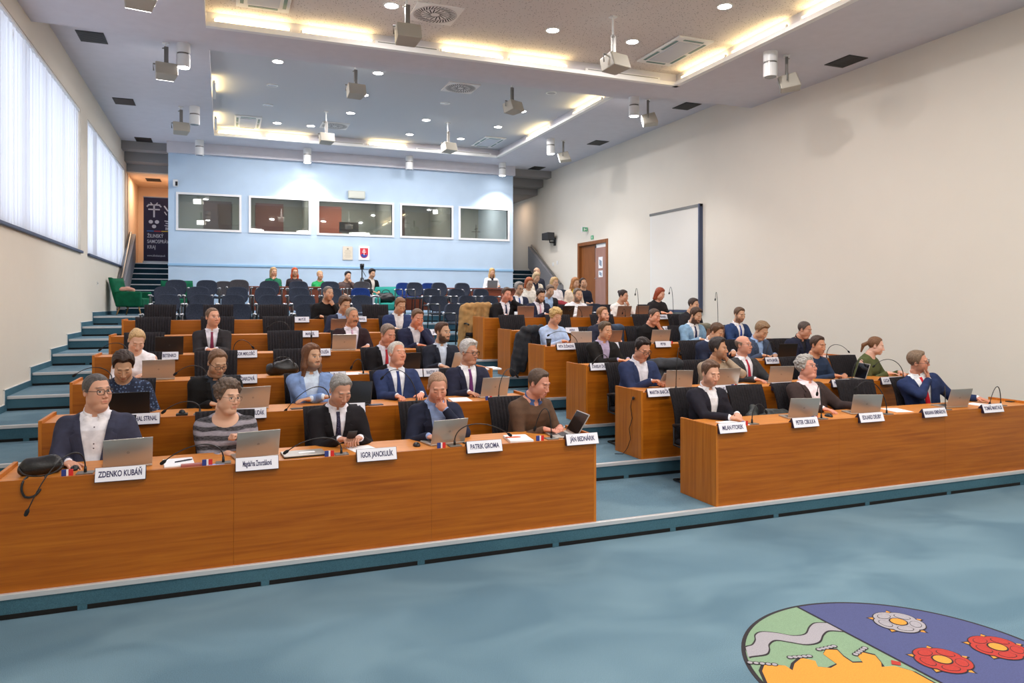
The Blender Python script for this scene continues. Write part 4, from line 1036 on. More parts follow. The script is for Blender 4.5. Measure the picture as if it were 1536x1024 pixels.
# right block, front row
P('R', 0, 0, 1066, 'young man in dark blazer', 'young man in dark blazer and white open shirt, eyes lowered', lean=4, head=(2, 16, 0), hair=(104, 78, 62), style='quiff', eyes=D_, beard=(110, 80, 66), bd=.35, jc=(40, 38, 52), shc=(234, 232, 240), vtop=.07, vbot=-.02, skin=(226, 164, 142), A=((-.06, -.48, .80), F), B=((.16, -.34, .80), 'relax'), Ad=(.7, -.7, -.05))
P('R', 0, 2, 1222, 'grey curly-haired man in brown jacket', 'man with tousled grey hair in dark brown jacket and pink shirt, sitting back', lean=-4, fat=.75, head=(16, -10, 4), hair=(176, 172, 166), style='curly', brow=(120, 108, 100), glasses='thin', jc=(70, 52, 50), shc=(240, 220, 226), vtop=.10, vbot=-.08, skin=(222, 148, 130), A=((-.18, -.40, .81), F), B=((.36, -.40, .81), F), pin=True)
P('R', 0, 4, 1400, 'man with bright red tie', 'man in blue suit and bright red tie leaning aside, fingers at his chin', lean=0, side=-12, twist=-24, sc=1.06, head=(34, 4, -16), hair=(130, 108, 88), style='short', glasses='dark', beard=(140, 100, 80), bd=.45, jc=(36, 56, 112), shc=(232, 236, 246), tie=(206, 34, 48), vtop=.085, vbot=-.02, skin=(220, 150, 128), A=('chin', 'relax'), poleA=(-.7, -.3, -.6), B=((.40, -.38, .81), F))
# right block, second row
P('R', 1, 0, 958, 'man in blue suit with a phone', 'dark-haired man in blue suit and glasses typing on a phone', fat=.7, sc=1.03, lean=10, head=(6, 26, 0), hair=(46, 36, 34), style='quiff', eyes=D_, glasses='dark', jc=(46, 62, 112), shc=(230, 228, 240), vtop=.085, vbot=-.04, skin=(216, 148, 124), A=((-.01, -.40, .84), 'hold'), B=((.17, -.42, .83), 'hold'), Ad=(.6, -.75, .2), Bd=(-.5, -.8, .15))
P('R', 1, 1, 1070, 'man in beige jacket', 'dark-haired man in beige jacket leaning on his raised hand', lean=16, head=(36, 2, 0), hair=(58, 52, 52), style='thick', beard=(80, 66, 60), bd=.35, top='shirt', jc=(170, 148, 124), skin=(198, 140, 112), A=((-.02, -.36, .81), F), B=('cheek', 'fist'), poleB=(.4, -.5, -.8), Ad=(.9, -.4, 0))
P('R', 1, 2, 1122, 'bald man with red tie', 'bald man in charcoal suit and red tie wearing thin glasses', lean=-2, fat=.3, head=(20, -2, 0), hair=(130, 110, 96), style='balding', hl=.01, brow=(140, 110, 92), glasses='thin', jc=(62, 62, 66), shc=(234, 230, 238), tie=(178, 36, 62), vtop=.085, vbot=-.02, skin=(222, 152, 132), A=((-.14, -.40, .81), F), B=((.22, -.42, .81), F))
P('R', 1, 3, 1222, 'man in petrol blue jacket', 'brown-haired man in petrol blue jacket with clasped hands', lean=10, head=(10, 12, 0), hair=(72, 54, 44), style='short', eyes=D_, top='shirt', jc=(40, 62, 100), skin=(206, 140, 112), A=((.04, -.42, .81), 'hold'), B=((.22, -.42, .81), 'hold'), Ad=(.7, -.7, 0), Bd=(-.7, -.7, 0))
P('R', 1, 4, 1297, 'woman in green jacket', 'woman in olive green jacket with a ponytail writing at the desk', female=True, lean=18, head=(44, 14, 0), twist=18, hair=(124, 88, 62), style='pony', eyes=D_, top='shirt', jc=(94, 104, 52), sleeve=.85, skin=(232, 176, 160), A=((.10, -.42, .81), F), B=((.34, -.40, .81), 'hold'), legs=(40, 40, 48))
# right block, third row
P('R', 2, 0, 905, 'man in black jacket and lilac shirt', 'man in black jacket and lilac patterned shirt looking at his desk', lean=8, head=(16, 14, 0), hair=(96, 78, 60), style='short', eyes=D_, jc=(36, 34, 34), shc=(186, 172, 206), vtop=.075, vbot=-.02, skin=(216, 156, 128), A=((.04, -.44, .81), F), B=((.22, -.42, .81), 'hold'), Ad=(.7, -.7, 0))
P('R', 2, 2, 1062, 'man in navy jacket bending down', 'brown-haired man in navy jacket bending low over his desk', lean=20, head=(24, 30, 0), hair=(94, 70, 52), style='quiff', eyes=D_, jc=(38, 50, 84), shc=(230, 230, 240), vtop=.05, vbot=.15, A=((.0, -.40, .81), 'hold'), B=((.22, -.42, .88), 'hold'))
P('R', 2, 3, 1132, 'fair-haired man in steel blue jacket', 'fair-haired man in steel blue jacket with bowed head', lean=16, fat=.4, head=(10, 34, 0), hair=(146, 118, 88), style='thick', eyes=D_, jc=(68, 88, 124), shc=(150, 184, 232), vtop=.06, vbot=.05, A=((-.12, -.40, .81), F), B=((.14, -.40, .81), F))
P('R', 2, 4, 1196, 'stocky man in navy jacket', 'stocky short-haired man in navy jacket leaning over a black laptop', lean=18, fat=.5, head=(26, 18, 0), hair=(88, 76, 70), style='crop', eyes=D_, jc=(36, 42, 72), shc=(40, 42, 52), vtop=.05, vbot=.2, cuffs=False, skin=(204, 142, 120), A=((.0, -.42, .81), F), B=((.2, -.42, .81), 'type'))
# right block, fourth row
P('R', 3, 0, 830, 'curly blonde woman in light blue', 'curly blonde woman in light blue blouse checking a phone', female=True, fat=.3, lean=8, head=(16, 26, 0), hair=(206, 172, 112), style='curly', brow=(160, 120, 84), eyes=D_, top='top', jc=(178, 202, 238), neckline=.02, skin=(222, 160, 134), A=((.02, -.40, .82), 'hold'), B=((.18, -.42, .83), 'hold'), Ad=(.6, -.7, .1), Bd=(-.5, -.8, .15))
P('R', 3, 1, 905, 'red-bearded man', 'red-bearded man in dark navy jacket looking ahead', lean=4, head=(20, 2, 0), hair=(150, 108, 72), style='short', beard=(156, 92, 54), bd=.95, jc=(42, 46, 70), shc=(52, 54, 70), vtop=.05, vbot=.2, cuffs=False, skin=(224, 160, 138), A=((-.14, -.40, .81), F), B=((.14, -.40, .81), F))
P('R', 3, 2, 975, 'man in black t-shirt', 'man in black t-shirt resting his cheek on his hand', lean=14, fat=.4, head=(20, 16, 8), hair=(84, 64, 52), style='crop', eyes=D_, top='tee', jc=(26, 24, 26), sleeve=.3, skin=(214, 146, 122), A=((-.06, -.36, .81), F), B=('cheek', 'fist'), poleB=(.4, -.5, -.8), Ad=(.9, -.4, 0))
P('R', 3, 3, 1040, 'man in sky blue blazer', 'dark-bearded man in sky blue blazer and dark tie looking down', lean=8, head=(20, 24, 0), hair=(76, 56, 44), style='quiff', eyes=D_, beard=(64, 46, 38), bd=.9, jc=(126, 164, 196), shc=(234, 236, 244), tie=(36, 44, 84), vtop=.085, vbot=-.02, A=((-.10, -.42, .81), 'type'), B=((.14, -.42, .81), 'type'))
P('R', 3, 4, 1108, 'man in royal blue suit', 'bearded man in royal blue suit and blue tie with lowered eyes', lean=6, head=(6, 16, 0), hair=(104, 80, 62), style='short', eyes=D_, beard=(110, 78, 58), bd=.7, jc=(38, 70, 132), shc=(236, 238, 246), tie=(46, 74, 160), vtop=.085, vbot=-.02, A=((-.12, -.42, .81), 'type'), B=((.12, -.42, .81), 'type'))
P('R', 4, 4, 1035, 'man in dark jacket at the end of fifth row', 'dark-haired man in dark jacket half hidden behind the sky blue blazer', lean=14, head=(26, 14, 0), hair=(66, 54, 48), style='short', eyes=D_, top='shirt', jc=(46, 44, 50), A=((-.12, -.40, .81), F), B=((.12, -.40, .81), F))
P('R', 5, 0, 757, 'man in black suit on the phone', 'man in black suit holding a phone to his ear', lean=10, head=(14, 12, 6), hair=(92, 70, 56), style='quiff', eyes=D_, jc=(28, 27, 32), shc=(232, 230, 238), tie=(40, 46, 76), vtop=.08, vbot=.0, skin=(214, 142, 122), A=((-.10, -.40, .81), F), B=('ear', 'hold'), poleB=(.5, -.4, -.7))
P('R', 5, 1, 808, 'man in navy suit with pink tie', 'dark-bearded man in navy suit and pink tie reading a phone', lean=10, fat=.3, head=(6, 28, 0), hair=(54, 44, 42), style='quiff', eyes=D_, beard=(52, 42, 40), bd=.85, jc=(40, 44, 72), shc=(236, 230, 238), tie=(206, 150, 172), vtop=.085, vbot=-.02, A=((.0, -.40, .83), 'hold'), B=((.14, -.40, .83), 'hold'))
P('R', 5, 2, 866, 'bearded man in white shirt', 'grey-bearded man in white shirt behind a laptop', lean=6, fat=.3, head=(8, 10, 0), hair=(112, 98, 88), style='short', beard=(104, 88, 78), bd=.8, top='shirt', jc=(238, 236, 244), A=((-.12, -.42, .81), 'type'), B=((.12, -.42, .81), 'type'))
P('R', 5, 3, 930, 'dark-haired woman in cream top', 'dark-haired woman in cream top with hair tied back, hand at her face', female=True, lean=14, head=(36, 18, 0), hair=(56, 42, 38), style='bun', eyes=D_, top='shirt', jc=(236, 230, 224), skin=(212, 154, 130), A=((-.10, -.40, .81), F), B=('mouth', 'fist'), poleB=(.5, -.3, -.8))
P('R', 5, 4, 987, 'red-haired woman in black', 'red-haired woman in black top looking down before the white panel', female=True, lean=8, head=(26, 24, 0), hair=(156, 72, 46), style='bob', eyes=D_, top='shirt', jc=(44, 40, 44), skin=(226, 166, 146), A=((-.10, -.40, .81), F), B=((.12, -.40, .81), F), dz=.04)
# audience behind the desks (on hall chairs)
def Q(u, Y, z, label, short, rz=0, chair=True, **kw):
    x = x_at(u, Y)
    kw.setdefault('fine', .0085); kw.setdefault('coarse', .018); kw.setdefault('A', ((-.10, -.30, .68), 'relax')); kw.setdefault('B', ((.10, -.30, .68), 'relax'))
    r, inf = person(label, x, Y + .1, z - .05, R(rz), **kw)
    if chair: place_hall(x, Y + .12, z, 'navy padded chair under the ' + short, R(rz))
    return r, inf
Q(778, 14.9, rowz(6), 'grey-haired man in dark blue suit, glasses and blue tie behind the phone caller', 'grey-haired man with glasses and blue tie', lean=6, head=(16, 8, 0), hair=(150, 148, 146), style='thick', glasses='dark', jc=(44, 52, 84), shc=(232, 232, 240), tie=(44, 74, 150), vtop=.085, vbot=0)
Q(792, 16.3, rowz(7), 'copper-haired woman in cream sweater and glasses', 'copper-haired woman', female=True, lean=10, head=(4, 22, 0), hair=(170, 90, 48), style='bob', eyes=D_, glasses='dark', top='top', jc=(238, 230, 216))
Q(803, 17.7, rowz(8), 'blonde woman in cream jacket and dark scarf behind the copper-haired woman', 'blonde woman in cream jacket', female=True, lean=8, head=(10, 26, 0), hair=(190, 164, 126), style='bob', eyes=D_, jc=(226, 212, 190), shc=(40, 44, 66), vtop=.06)
Q(806, 19.1, rowz(9), 'balding person in dark clothes seated highest by the right stairs', 'balding person by the right stairs', lean=4, head=(12, 0, 0), hair=(120, 96, 78), style='balding', top='shirt', jc=(52, 56, 76))
Q(820, 14.9, rowz(6), 'grey-haired man in dark jacket and light blue shirt bending forward', 'grey-haired man in light blue shirt', lean=18, head=(8, 26, 0), hair=(122, 104, 92), style='short', eyes=D_, jc=(48, 46, 50), shc=(172, 200, 236), vtop=.10, vbot=-.1)
Q(833, 16.3, rowz(7), 'blonde woman in white blouse with a dark red bag on her lap', 'blonde woman in white blouse', female=True, lean=0, fat=.4, head=(14, 8, 0), hair=(204, 170, 118), style='bob', top='shirt', jc=(238, 234, 238))
Q(862, 16.2, rowz(7), 'woman with long fair hair in beige cardigan and yellow top', 'woman in beige cardigan', female=True, lean=6, head=(16, 14, 0), hair=(180, 124, 76), style='long', eyes=D_, jc=(222, 204, 182), shc=(246, 206, 40), vtop=.09, vbot=-.05)
Q(877, 16.4, rowz(7), 'dark-haired woman in navy dress with red cuffs tilting her head', 'woman in navy dress', female=True, lean=2, head=(0, 4, -12), hair=(62, 46, 40), style='pony', top='top', jc=(36, 40, 62), A=((-.06, -.34, .72), 'hold'), B=((.08, -.34, .72), 'hold'))
ZB9 = rowz(9)
Q(410, 21.75, ZB9, 'blonde woman in emerald green top, hand at her chin, by the blue wall', 'woman in emerald top', female=True, lean=6, head=(20, 4, 0), hair=(202, 162, 112), style='bob', top='top', jc=(22, 130, 84), A=('chin', 'fist'), poleA=(-.4, -.4, -.8), B=((.08, -.36, .78), F))
Q(442, 21.75, ZB9, 'woman with long wavy red hair by the blue wall', 'red-haired woman by the blue wall', female=True, lean=4, head=(10, 4, 0), hair=(196, 84, 38), style='long', glasses='dark', top='shirt', jc=(60, 52, 60))
Q(480, 21.6, ZB9 - .08, 'blonde woman in bright green dress with hair up by the blue wall', 'woman in bright green dress', chair=False, female=True, lean=4, head=(14, 0, 0), hair=(206, 172, 126), style='bun', top='top', jc=(40, 168, 90))
Q(520, 21.75, ZB9 - .08, 'dark-haired person resting a fist on the mouth behind a grey chair', 'dark-haired person', chair=False, lean=10, head=(24, 8, 8), hair=(34, 32, 40), style='quiff', top='shirt', jc=(110, 84, 80), B=('mouth', 'fist'), poleB=(.5, -.3, -.8))
Q(557, 21.9, ZB9, 'dark-haired man in black jacket and pale trousers beside the tripod', 'dark-haired man beside the tripod', lean=2, head=(4, 14, 0), hair=(40, 32, 32), style='thick', jc=(24, 23, 26), shc=(204, 196, 186), vtop=.06, vbot=-.1, cuffs=False, legs=(206, 208, 214), rz=20)
Q(738, 21.8, ZB9 + .10, 'blonde woman in white jacket working on a grey laptop by the blue wall', 'blonde woman in white jacket', chair=False, female=True, lean=4, head=(4, 16, 0), hair=(216, 178, 120), style='long', eyes=D_, jc=(240, 238, 242), shc=(32, 34, 56), vtop=.04, vbot=.2, A=((-.16, -.32, .78), F), B=((.16, -.32, .78), F))
# ------------------------------------------------------------------ empty chairs
BLK = {'L': 'left', 'R': 'right'}
NTH = ['first', 'second', 'third', 'fourth', 'last']
EMPTY = [('L', 2, 1), ('L', 2, 2), ('L', 3, 0), ('L', 3, 2), ('L', 4, 0), ('L', 4, 1), ('L', 4, 2), ('L', 5, 0), ('L', 5, 1), ('L', 5, 2), ('L', 5, 4),
         ('R', 4, 0), ('R', 4, 1), ('R', 4, 2), ('R', 4, 3), ('R', 2, 1), ('L', 1, 5)]
for s, k, i in EMPTY:
    if i > 4: continue
    place_office(SEATX[s][i], k, 'empty black ribbed office chair, %s seat of the %s row, %s block' % (NTH[i], ORD[k], BLK[s]))
place_office(5.74, 0, 'empty black ribbed chair with a dark coat on its seat, front row right block')
place_office(7.38, 0, 'empty black ribbed chair turned aside, left of the man with bright red tie', R(-14))
place_office(8.75, 1, 'empty black ribbed chair at the right end of the second row, right block') if False else None
# navy hall chairs behind the left block
for q, (Y, us) in enumerate(((14.75, (238, 298, 358, 415, 464)), (16.15, (250, 302, 350, 406, 458)), (17.55, (247, 297, 356, 399, 450, 500)), (18.95, (263, 310, 405, 449, 497)))):
    for i, u in enumerate(us):
        place_hall(x_at(u, Y), Y + .02, rowz(6 + q), 'navy hall chair with chrome-tipped arms, %s row behind the left desks, %s from the left' % (['nearest', 'second', 'third', 'farthest'][q], ['first', 'second', 'third', 'fourth', 'fifth', 'sixth'][i]))
place_hall(x_at(359, 19.2), 19.3, ZB9 + .03, 'grey hall chair among the navy ones, farthest row behind the left desks', 0, M_GREYF)
place_hall(x_at(342, 19.6), 19.75, ZB9, 'second grey hall chair partly hidden behind the first grey one', R(20), M_GREYF)
place_hall(x_at(540, 19.7), 19.75, ZB9 + .03, 'grey hall chair in front of the camera tripod', R(-25), M_GREYF)
place_hall(x_at(546, 17.6), 17.6, rowz(8) + .0, 'royal blue hall chair between the navy ones below the tripod', R(10), M_BLUEF)
place_hall(x_at(545, 16.2), 16.2, rowz(7), 'navy hall chair just below the royal blue one')
RT = [(630, 18.9, 9, 'behind the royal blue pair'), (667, 18.9, 9, 'second of the far row right of the tripod'), (702, 18.9, 9, 'third of the far row right of the tripod'), (656, 17.5, 8, 'first of the middle row right of the tripod'), (694, 17.5, 8, 'second of the middle row right of the tripod'), (731, 17.5, 8, 'in front of the woman in white jacket'),
      (667, 16.1, 7, 'first of the near row right of the tripod'), (711, 16.1, 7, 'second of the near row right of the tripod'), (745, 16.1, 7, 'third of the near row right of the tripod'), (692, 14.8, 6, 'nearest of all beside the tan coat'), (903, 14.9, 6, 'right of the bearded man in white shirt'), (945, 14.9, 6, 'right of the dark-haired woman in cream top'), (850, 17.5, 8, 'behind the blonde woman in white blouse')]
for u, Y, k, w in RT:
    place_hall(x_at(u, Y), Y + .05, rowz(k), 'navy hall chair turned to the right, ' + w, R(18 if u < 800 else 8))
for u, w in ((612, 'left of the pair in front of the blue wall'), (650, 'right of the pair in front of the blue wall')):
    place_hall(x_at(u, 20.3), 20.35, ZB9 + .03, 'royal blue hall chair, ' + w, R(14), M_BLUEF)

# ------------------------------------------------------------------ tables along the blue wall, armchairs
for i, (ua, ub, l) in enumerate(((372, 515, 'dark red wood table before the women by the blue wall'), (602, 775, 'reddish wood table under the laptop of the woman in white jacket'))):
    Y = 21.15; xa, xb = x_at(ua, Y), x_at(ub, Y); w = xb - xa
    t = thing('table', l, 'table', ((xa + xb) / 2, Y, ZB9), group='tables along the blue wall')
    MB().cbox((0, 0, .735), (w, .6, .03)).build('tabletop', M_TABLE, t, bevel=.004); MB().cbox((0, -.22, .40), (w - .1, .02, .62)).build('modesty_panel', M_TABLE, t)
    for s in (-1, 1): MB().cbox((s * (w / 2 - .05), 0, .36), (.04, .55, .72)).build('leg', M_TABLE, t)
def armchair(x, y, z, rz, m, label):
    t = thing('armchair', label, 'armchair', (x, y, z), R(rz), 'soft armchairs')
    MB().box((-.32, -.36, .20), (.32, .26, .42)).build('seat', m, t, bevel=.05, seg=3)
    b = MB(); rings = []
    for i in range(9):
        q = i / 8; z_ = .22 + .66 * q; w = .36 + .05 * math.sin(PI * q * .7); y0 = .20 + .16 * q
        rings.append([(w * math.copysign(abs(math.cos(a)) ** .5, math.cos(a)), y0 + .07 * math.copysign(abs(math.sin(a)) ** .5, math.sin(a)), z_ + .04 * math.cos(a) ** 2 * q) for a in [2 * PI * j / 24 for j in range(24)]])
    b.rings(rings).build('backrest', m, t, smooth=True, fix=True)
    for s in (-1, 1):
        MB().box((s * .37 - .06, -.36, .20), (s * .37 + .06, .24, .58)).build('armrest', m, t, bevel=.045, seg=3)
        for q in (-1, 1): MB().tube([(s * .30, .22 * q - .05, .2), (s * .34, .28 * q - .05, 0)], [.02, .013], 8).build('leg', wood_leg, t, smooth=True)
    return t
wood_leg = mat('light wood leg', (196, 150, 96), .5)
armchair(x_at(197, 20.6), 20.6, ZB9, 78, M_GREENV, 'dark green velvet armchair in the corner below the window')
armchair(x_at(268, 21.9), 21.9, ZB9, 10, M_TEALF if False else M_GREENV, 'green armchair against the blue wall behind the navy chairs')
armchair(x_at(583, 21.6), 21.6, ZB9 - .12, 0, M_TEALF, 'turquoise armchair holding black bags beside the tripod')
def soft(name, label, cat, loc, mt, blobs, step=.012, amp=.004, rz=0, parent=None, group=None, fold=0.):
    f = Field(*[np.arange(min(min(a[i], b[i]) - r for a, b, r in blobs) - .05, max(max(a[i], b[i]) + r for a, b, r in blobs) + .05, step, dtype=np.float32) for i in range(3)])
    for a, b, r in blobs: f.cap(a, b, r, r, .03)
    X, Y, Z = f.x[:, None, None], f.y[None, :, None], f.z[None, None, :]
    f.F += (amp * (np.sin(31 * X + 17 * Z + 2 * np.sin(20 * Y)) + np.sin(44 * Y - 23 * X + 1.5 * np.sin(31 * Z)) + np.sin(52 * Z + 13 * X))).astype(np.float32)
    if fold: f.F += (fold * np.sin(58 * X + 2.5 * np.sin(5 * Z) + 9 * Y)).astype(np.float32)
    t = thing(name, label, cat, loc, rz, group) if parent is None else parent
    return t, field_object(f, 'body' if parent is None else name, mt, t, 1)
soft('folded_scarf', 'peach coloured scarf lying over the arm of the corner armchair', 'scarf', (x_at(191, 20.3), 20.25, ZB9 + .60), mat('peach cloth', (214, 160, 140), .9), [((-.12, 0, .03), (.0, .02, .05), .05), ((0, .02, .05), (.14, -.02, .0), .045)])
bt, _ = soft('bag', 'black bag lying on the turquoise armchair', 'bag', (x_at(578, 21.5), 21.45, ZB9 + .30), M_LEATHER, [((-.16, 0, .13), (.16, 0, .13), .12), ((-.14, 0, .22), (.14, 0, .22), .08)])
MB().tube(bez([(-.12, -.05, .28), (-.12, -.05, .42), (.12, -.05, .42), (.12, -.05, .28)]), .01).build('handle', M_LEATHER, bt)
bt, _ = soft('bag', 'small round black bag right of the one on the turquoise armchair', 'bag', (x_at(601, 21.5), 21.45, ZB9 + .26), M_LEATHER, [((-.04, 0, .13), (.05, 0, .13), .11)])
MB().tube([(.14 * math.cos(a), -.02, .18 + .14 * math.sin(a)) for a in [2 * PI * i / 16 for i in range(17)]], .008).build('strap', M_LEATHER, bt)
soft('bag', 'dark red handbag on the lap of the blonde woman in white blouse', 'bag', (x_at(842, 15.9), 15.95, rowz(7) + .56), mat('dark red leather', (150, 34, 46), .6), [((-.08, 0, .10), (.12, 0, .06), .09)], .016)
# coats on chairs
dk = mat('dark quilted coat', (40, 40, 44), .8, var=.2, vs=14)
def coat_back(x, k, m, label, dx=0, long=.62):
    soft('coat', label, 'coat', (x, rowy(k) + CHAIR_Y + .24, rowz(k)), m, [((-.2 + dx, .02, .99), (.2 + dx, .02, .99), .075), ((-.22 + dx, .06, .95), (-.24 + dx, .08, .95 - long), .07), ((-.08 + dx, .07, .95), (-.08 + dx, .09, .92 - long), .08), ((.08 + dx, .07, .95), (.08 + dx, .09, .95 - long), .08), ((.22 + dx, .06, .95), (.23 + dx, .08, 1.0 - long), .07)], (.016), .003, group='coats on chairs')
soft('coat', 'black coat hung over the chair back beside the curly blonde woman', 'coat', (4.80, rowy(3) + CHAIR_Y + .24, rowz(3)), dk, [((-.18, .02, .98), (.12, .02, 1.0), .07), ((-.24, .04, .9), (-.36, .03, .30), .08), ((-.12, .05, .92), (-.22, .05, .36), .08), ((.0, .05, .95), (-.06, .05, .5), .07)], .014, .003, group='coats on chairs', fold=.008)
coat_back(5.52, 1, mat('charcoal coat', (56, 58, 64), .9, var=.15, vs=12), 'charcoal coat draped beside the man in blue suit with a phone', 0, .5)
coat_back(6.3, 2, mat('denim jacket', (58, 72, 92), .9, var=.15, vs=12), 'denim jacket draped behind the red-bearded man', 0, .4) if False else coat_back(6.22, 3, mat('denim jacket', (58, 72, 92), .9, var=.15, vs=12), 'denim jacket hung on a chair right of the red-bearded man', 0, .4)
coat_back(8.05, 3, mat('olive grey coat', (120, 116, 100), .9, var=.12, vs=12), 'olive grey coat on a chair left of the royal blue suit', 0, .4)
tan = mat('tan coat cloth', (176, 136, 84), .9, var=.12, vs=9)
soft('coat', 'tan trench coat hung over a chair back beside the rear right desks', 'coat', (4.66, rowy(5) + .95, rowz(5)), tan, [((-.22, 0, .98), (.24, -.03, 1.0), .07), ((-.26, .02, .93), (-.30, .04, .10), .085), ((-.12, .02, .9), (-.13, .03, .12), .09), ((.03, .0, .9), (.0, .02, .20), .085), ((.18, -.02, .93), (.16, 0, .35), .08)], (.014), .0025, group='coats on chairs', fold=.006)
place_office(4.66, 5, 'black ribbed chair hidden under the tan trench coat')
soft('jacket', 'dark rain jacket bundled on the empty front row chair', 'jacket', (5.74, rowy(0) + .80, rowz(0) + .46), mat('dark green black nylon', (44, 48, 48), .55, var=.25, vs=16), [((-.2, 0, .12), (.2, .03, .14), .09), ((-.18, -.1, .2), (.1, -.12, .25), .075), ((-.02, -.08, .27), (.22, -.05, .25), .065), ((-.24, -.04, .2), (-.1, .08, .3), .06)], .011, .006)
bt, _ = soft('bag', 'soft black bag on the desk beside the empty third row seat', 'bag', (x_at(424, rowy(2) + .3), rowy(2) + .34, topz(2) - .006), M_LEATHER, [((-.12, 0, .07), (.12, 0, .08), .07), ((-.05, 0, .12), (.07, 0, .13), .05)], .012)
MB().tube(bez([(-.10, -.06, .1), (-.16, -.08, .26), (.14, -.08, .26), (.13, -.06, .1)]), .006).build('strap', M_LEATHER, bt)
bt, _ = soft('shoulder_bag', 'black leather shoulder bag at the left end of the front desk', 'bag', (-1.22, rowy(0) + .20, topz(0) - .006), M_LEATHER, [((-.09, -.03, .045), (.09, 0, .05), .05), ((-.07, -.01, .08), (.08, .02, .09), .04)], .007, .002)
MB().tube(bez([(.11, -.02, .08), (.18, -.08, .09), (.15, -.14, .02), (.03, -.14, .012)]) + bez([(.03, -.14, .012), (-.04, -.14, .012), (-.10, -.13, .02), (-.12, -.05, .07)])[1:], .006).build('strap', M_LEATHER, bt)
MB().tube(bez([(-.05, -.15, .012), (-.06, -.22, .02), (-.09, -.215, -.06), (-.05, -.21, -.11)]) + bez([(-.05, -.21, -.11), (.0, -.215, -.13), (.05, -.215, -.09), (.06, -.15, .012)])[1:], .008).build('strap_loop', M_LEATHER, bt)

# ------------------------------------------------------------------ things on the desks
TOP = -.006
def on(k, u, d=.12): y = rowy(k) + d; return x_at(u, y), y, topz(k) + TOP
def laptop(k, u, label, rz=0, d=.15, ang=108, lid=M_LAPTOP, mark=(92, 88, 84), w=.325, zz=None, xy=None):
    x, y, z = on(k, u, d) if xy is None else xy
    t = thing('laptop', label, 'laptop', (x, y, z), R(rz), 'laptops on the desks')
    h = .222
    MB().box((-w / 2, 0, .002), (w / 2, .225, .016)).build('base', lid, t, bevel=.003)
    kb = MB()
    for r in range(5): kb.box((-w / 2 + .03, .05 + r * .019, .0162), (w / 2 - .03, .066 + r * .019, .0172))
    kb.build('keyboard', M_KEYS, t); MB().box((-.05, .155, .0162), (.05, .215, .0168)).build('touchpad', M_LAPDARK, t)
    M = Matrix.Translation((0, .004, .016)) @ Matrix.Rotation(R(ang - 90), 4, 'X')
    o = MB().box((-w / 2, -.004, 0), (w / 2, .004, h), 0, M).build('lid', lid, t, bevel=.002)
    MB().box((-w / 2 + .008, .0042, .012), (w / 2 - .008, .0050, h - .01), 0, M).build('display', M_SCREEN, o)
    if mark:
        m = MB(); n = 20; 
        for i in range(n):
            a, b = 2 * PI * i / n, 2 * PI * (i + 1) / n; q = [(.0085 * math.cos(a), .0085 * math.sin(a)), (.0085 * math.cos(b), .0085 * math.sin(b)), (.0065 * math.cos(b), .0065 * math.sin(b)), (.0065 * math.cos(a), .0065 * math.sin(a))]
            m.add([M @ Vector((p[0], -.0045, h / 2 + p[1])) for p in q], [(0, 1, 2, 3)])
        for sx in (-.003, .003): m.add([M @ Vector(p) for p in ((sx - .0008, -.0046, h / 2 - .005), (sx + .0012, -.0046, h / 2 + .005), (sx + .0022, -.0046, h / 2 + .005), (sx + .0004, -.0046, h / 2 - .005))], [(0, 1, 2, 3)])
        m.build('lid_mark', mat('lid mark', mark, .4), o)
    return t
W = lambda s, k, i: WHO[s, k, i][0]
LT = [(0, 192, 'L', 0, 8), (0, 386, 'L', 1, 10), (0, 672, 'L', 3, 10), (1, 378, 'L', 1, 14), (1, 741, 'L', 4, 6), (2, 238, 'L', 0, 4), (3, 516, 'L', 3, 0), (4, 512, 'L', 3, -4),
      (0, 1204, 'R', 2, -16), (0, 1436, 'R', 4, -4), (1, 1018, 'R', 0, -20), (1, 1090, 'R', 1, -4), (1, 1170, 'R', 2, -14), (3, 918, 'R', 1, 4), (3, 990, 'R', 2, -8), (5, 788, 'R', 1, -12), (5, 876, 'R', 2, -2), (5, 935, 'R', 3, 2)]
for k, u, s, i, rz in LT:
    dark = (s, k, i) in (('R', 3, 1), ('R', 5, 2), ('L', 4, 3))
    laptop(k, u, '%s laptop open in front of the %s' % ('brownish' if dark else 'silver', W(s, k, i)), rz, .16 + (.1 if k else .02), lid=mat('laptop bronze', (150, 126, 112), .35, .5) if dark or k > 3 else M_LAPTOP)
laptop(1, 195, 'black laptop open in front of the man in dark checked shirt', 4, .2, lid=M_BLACK, mark=None)
laptop(0, 858, 'silver laptop turned sideways at the right end of the left front desk', 84, .22, 122)
laptop(0, 1298, 'silver laptop right of the grey curly-haired man', -20, .17)
laptop(1, 1290, 'silver laptop seen edge-on before the woman in green jacket', 68, .2)
laptop(3, 254, 'dark laptop before the empty first seat of the fourth row', 8, .2, 100, M_LAPDARK)
laptop(1, 534, 'dark laptop standing open left of the white-haired man with blue tie', 150, .30, 105, M_LAPDARK, None)
laptop(2, 612, 'dark laptop before the grey-haired man with red tie', 12, .25, 100, M_LAPDARK, None)
laptop(2, 690, 'silver laptop before the dark-bearded man in navy jacket', 30, .24)
laptop(2, 1180, 'black laptop before the stocky man in navy jacket', -6, .22, 104, M_BLACK, None)
laptop(3, 872, 'white-backed laptop between the curly blonde woman and the red-bearded man', -26, .22, 112, mat('pale laptop', (206, 200, 194), .4, .2))
laptop(5, 851, 'dark laptop left of the bearded man in white shirt', 20, .24, 104, M_LAPDARK)
laptop(5, 962, 'tan tablet laptop left of the red-haired woman in black', 6, .24, 104, mat('laptop bronze', (150, 126, 112), .35, .5))
laptop(3, 1072, 'brown laptop before the man in royal blue suit', -10, .26, 104, mat('laptop bronze', (150, 126, 112), .35, .5))
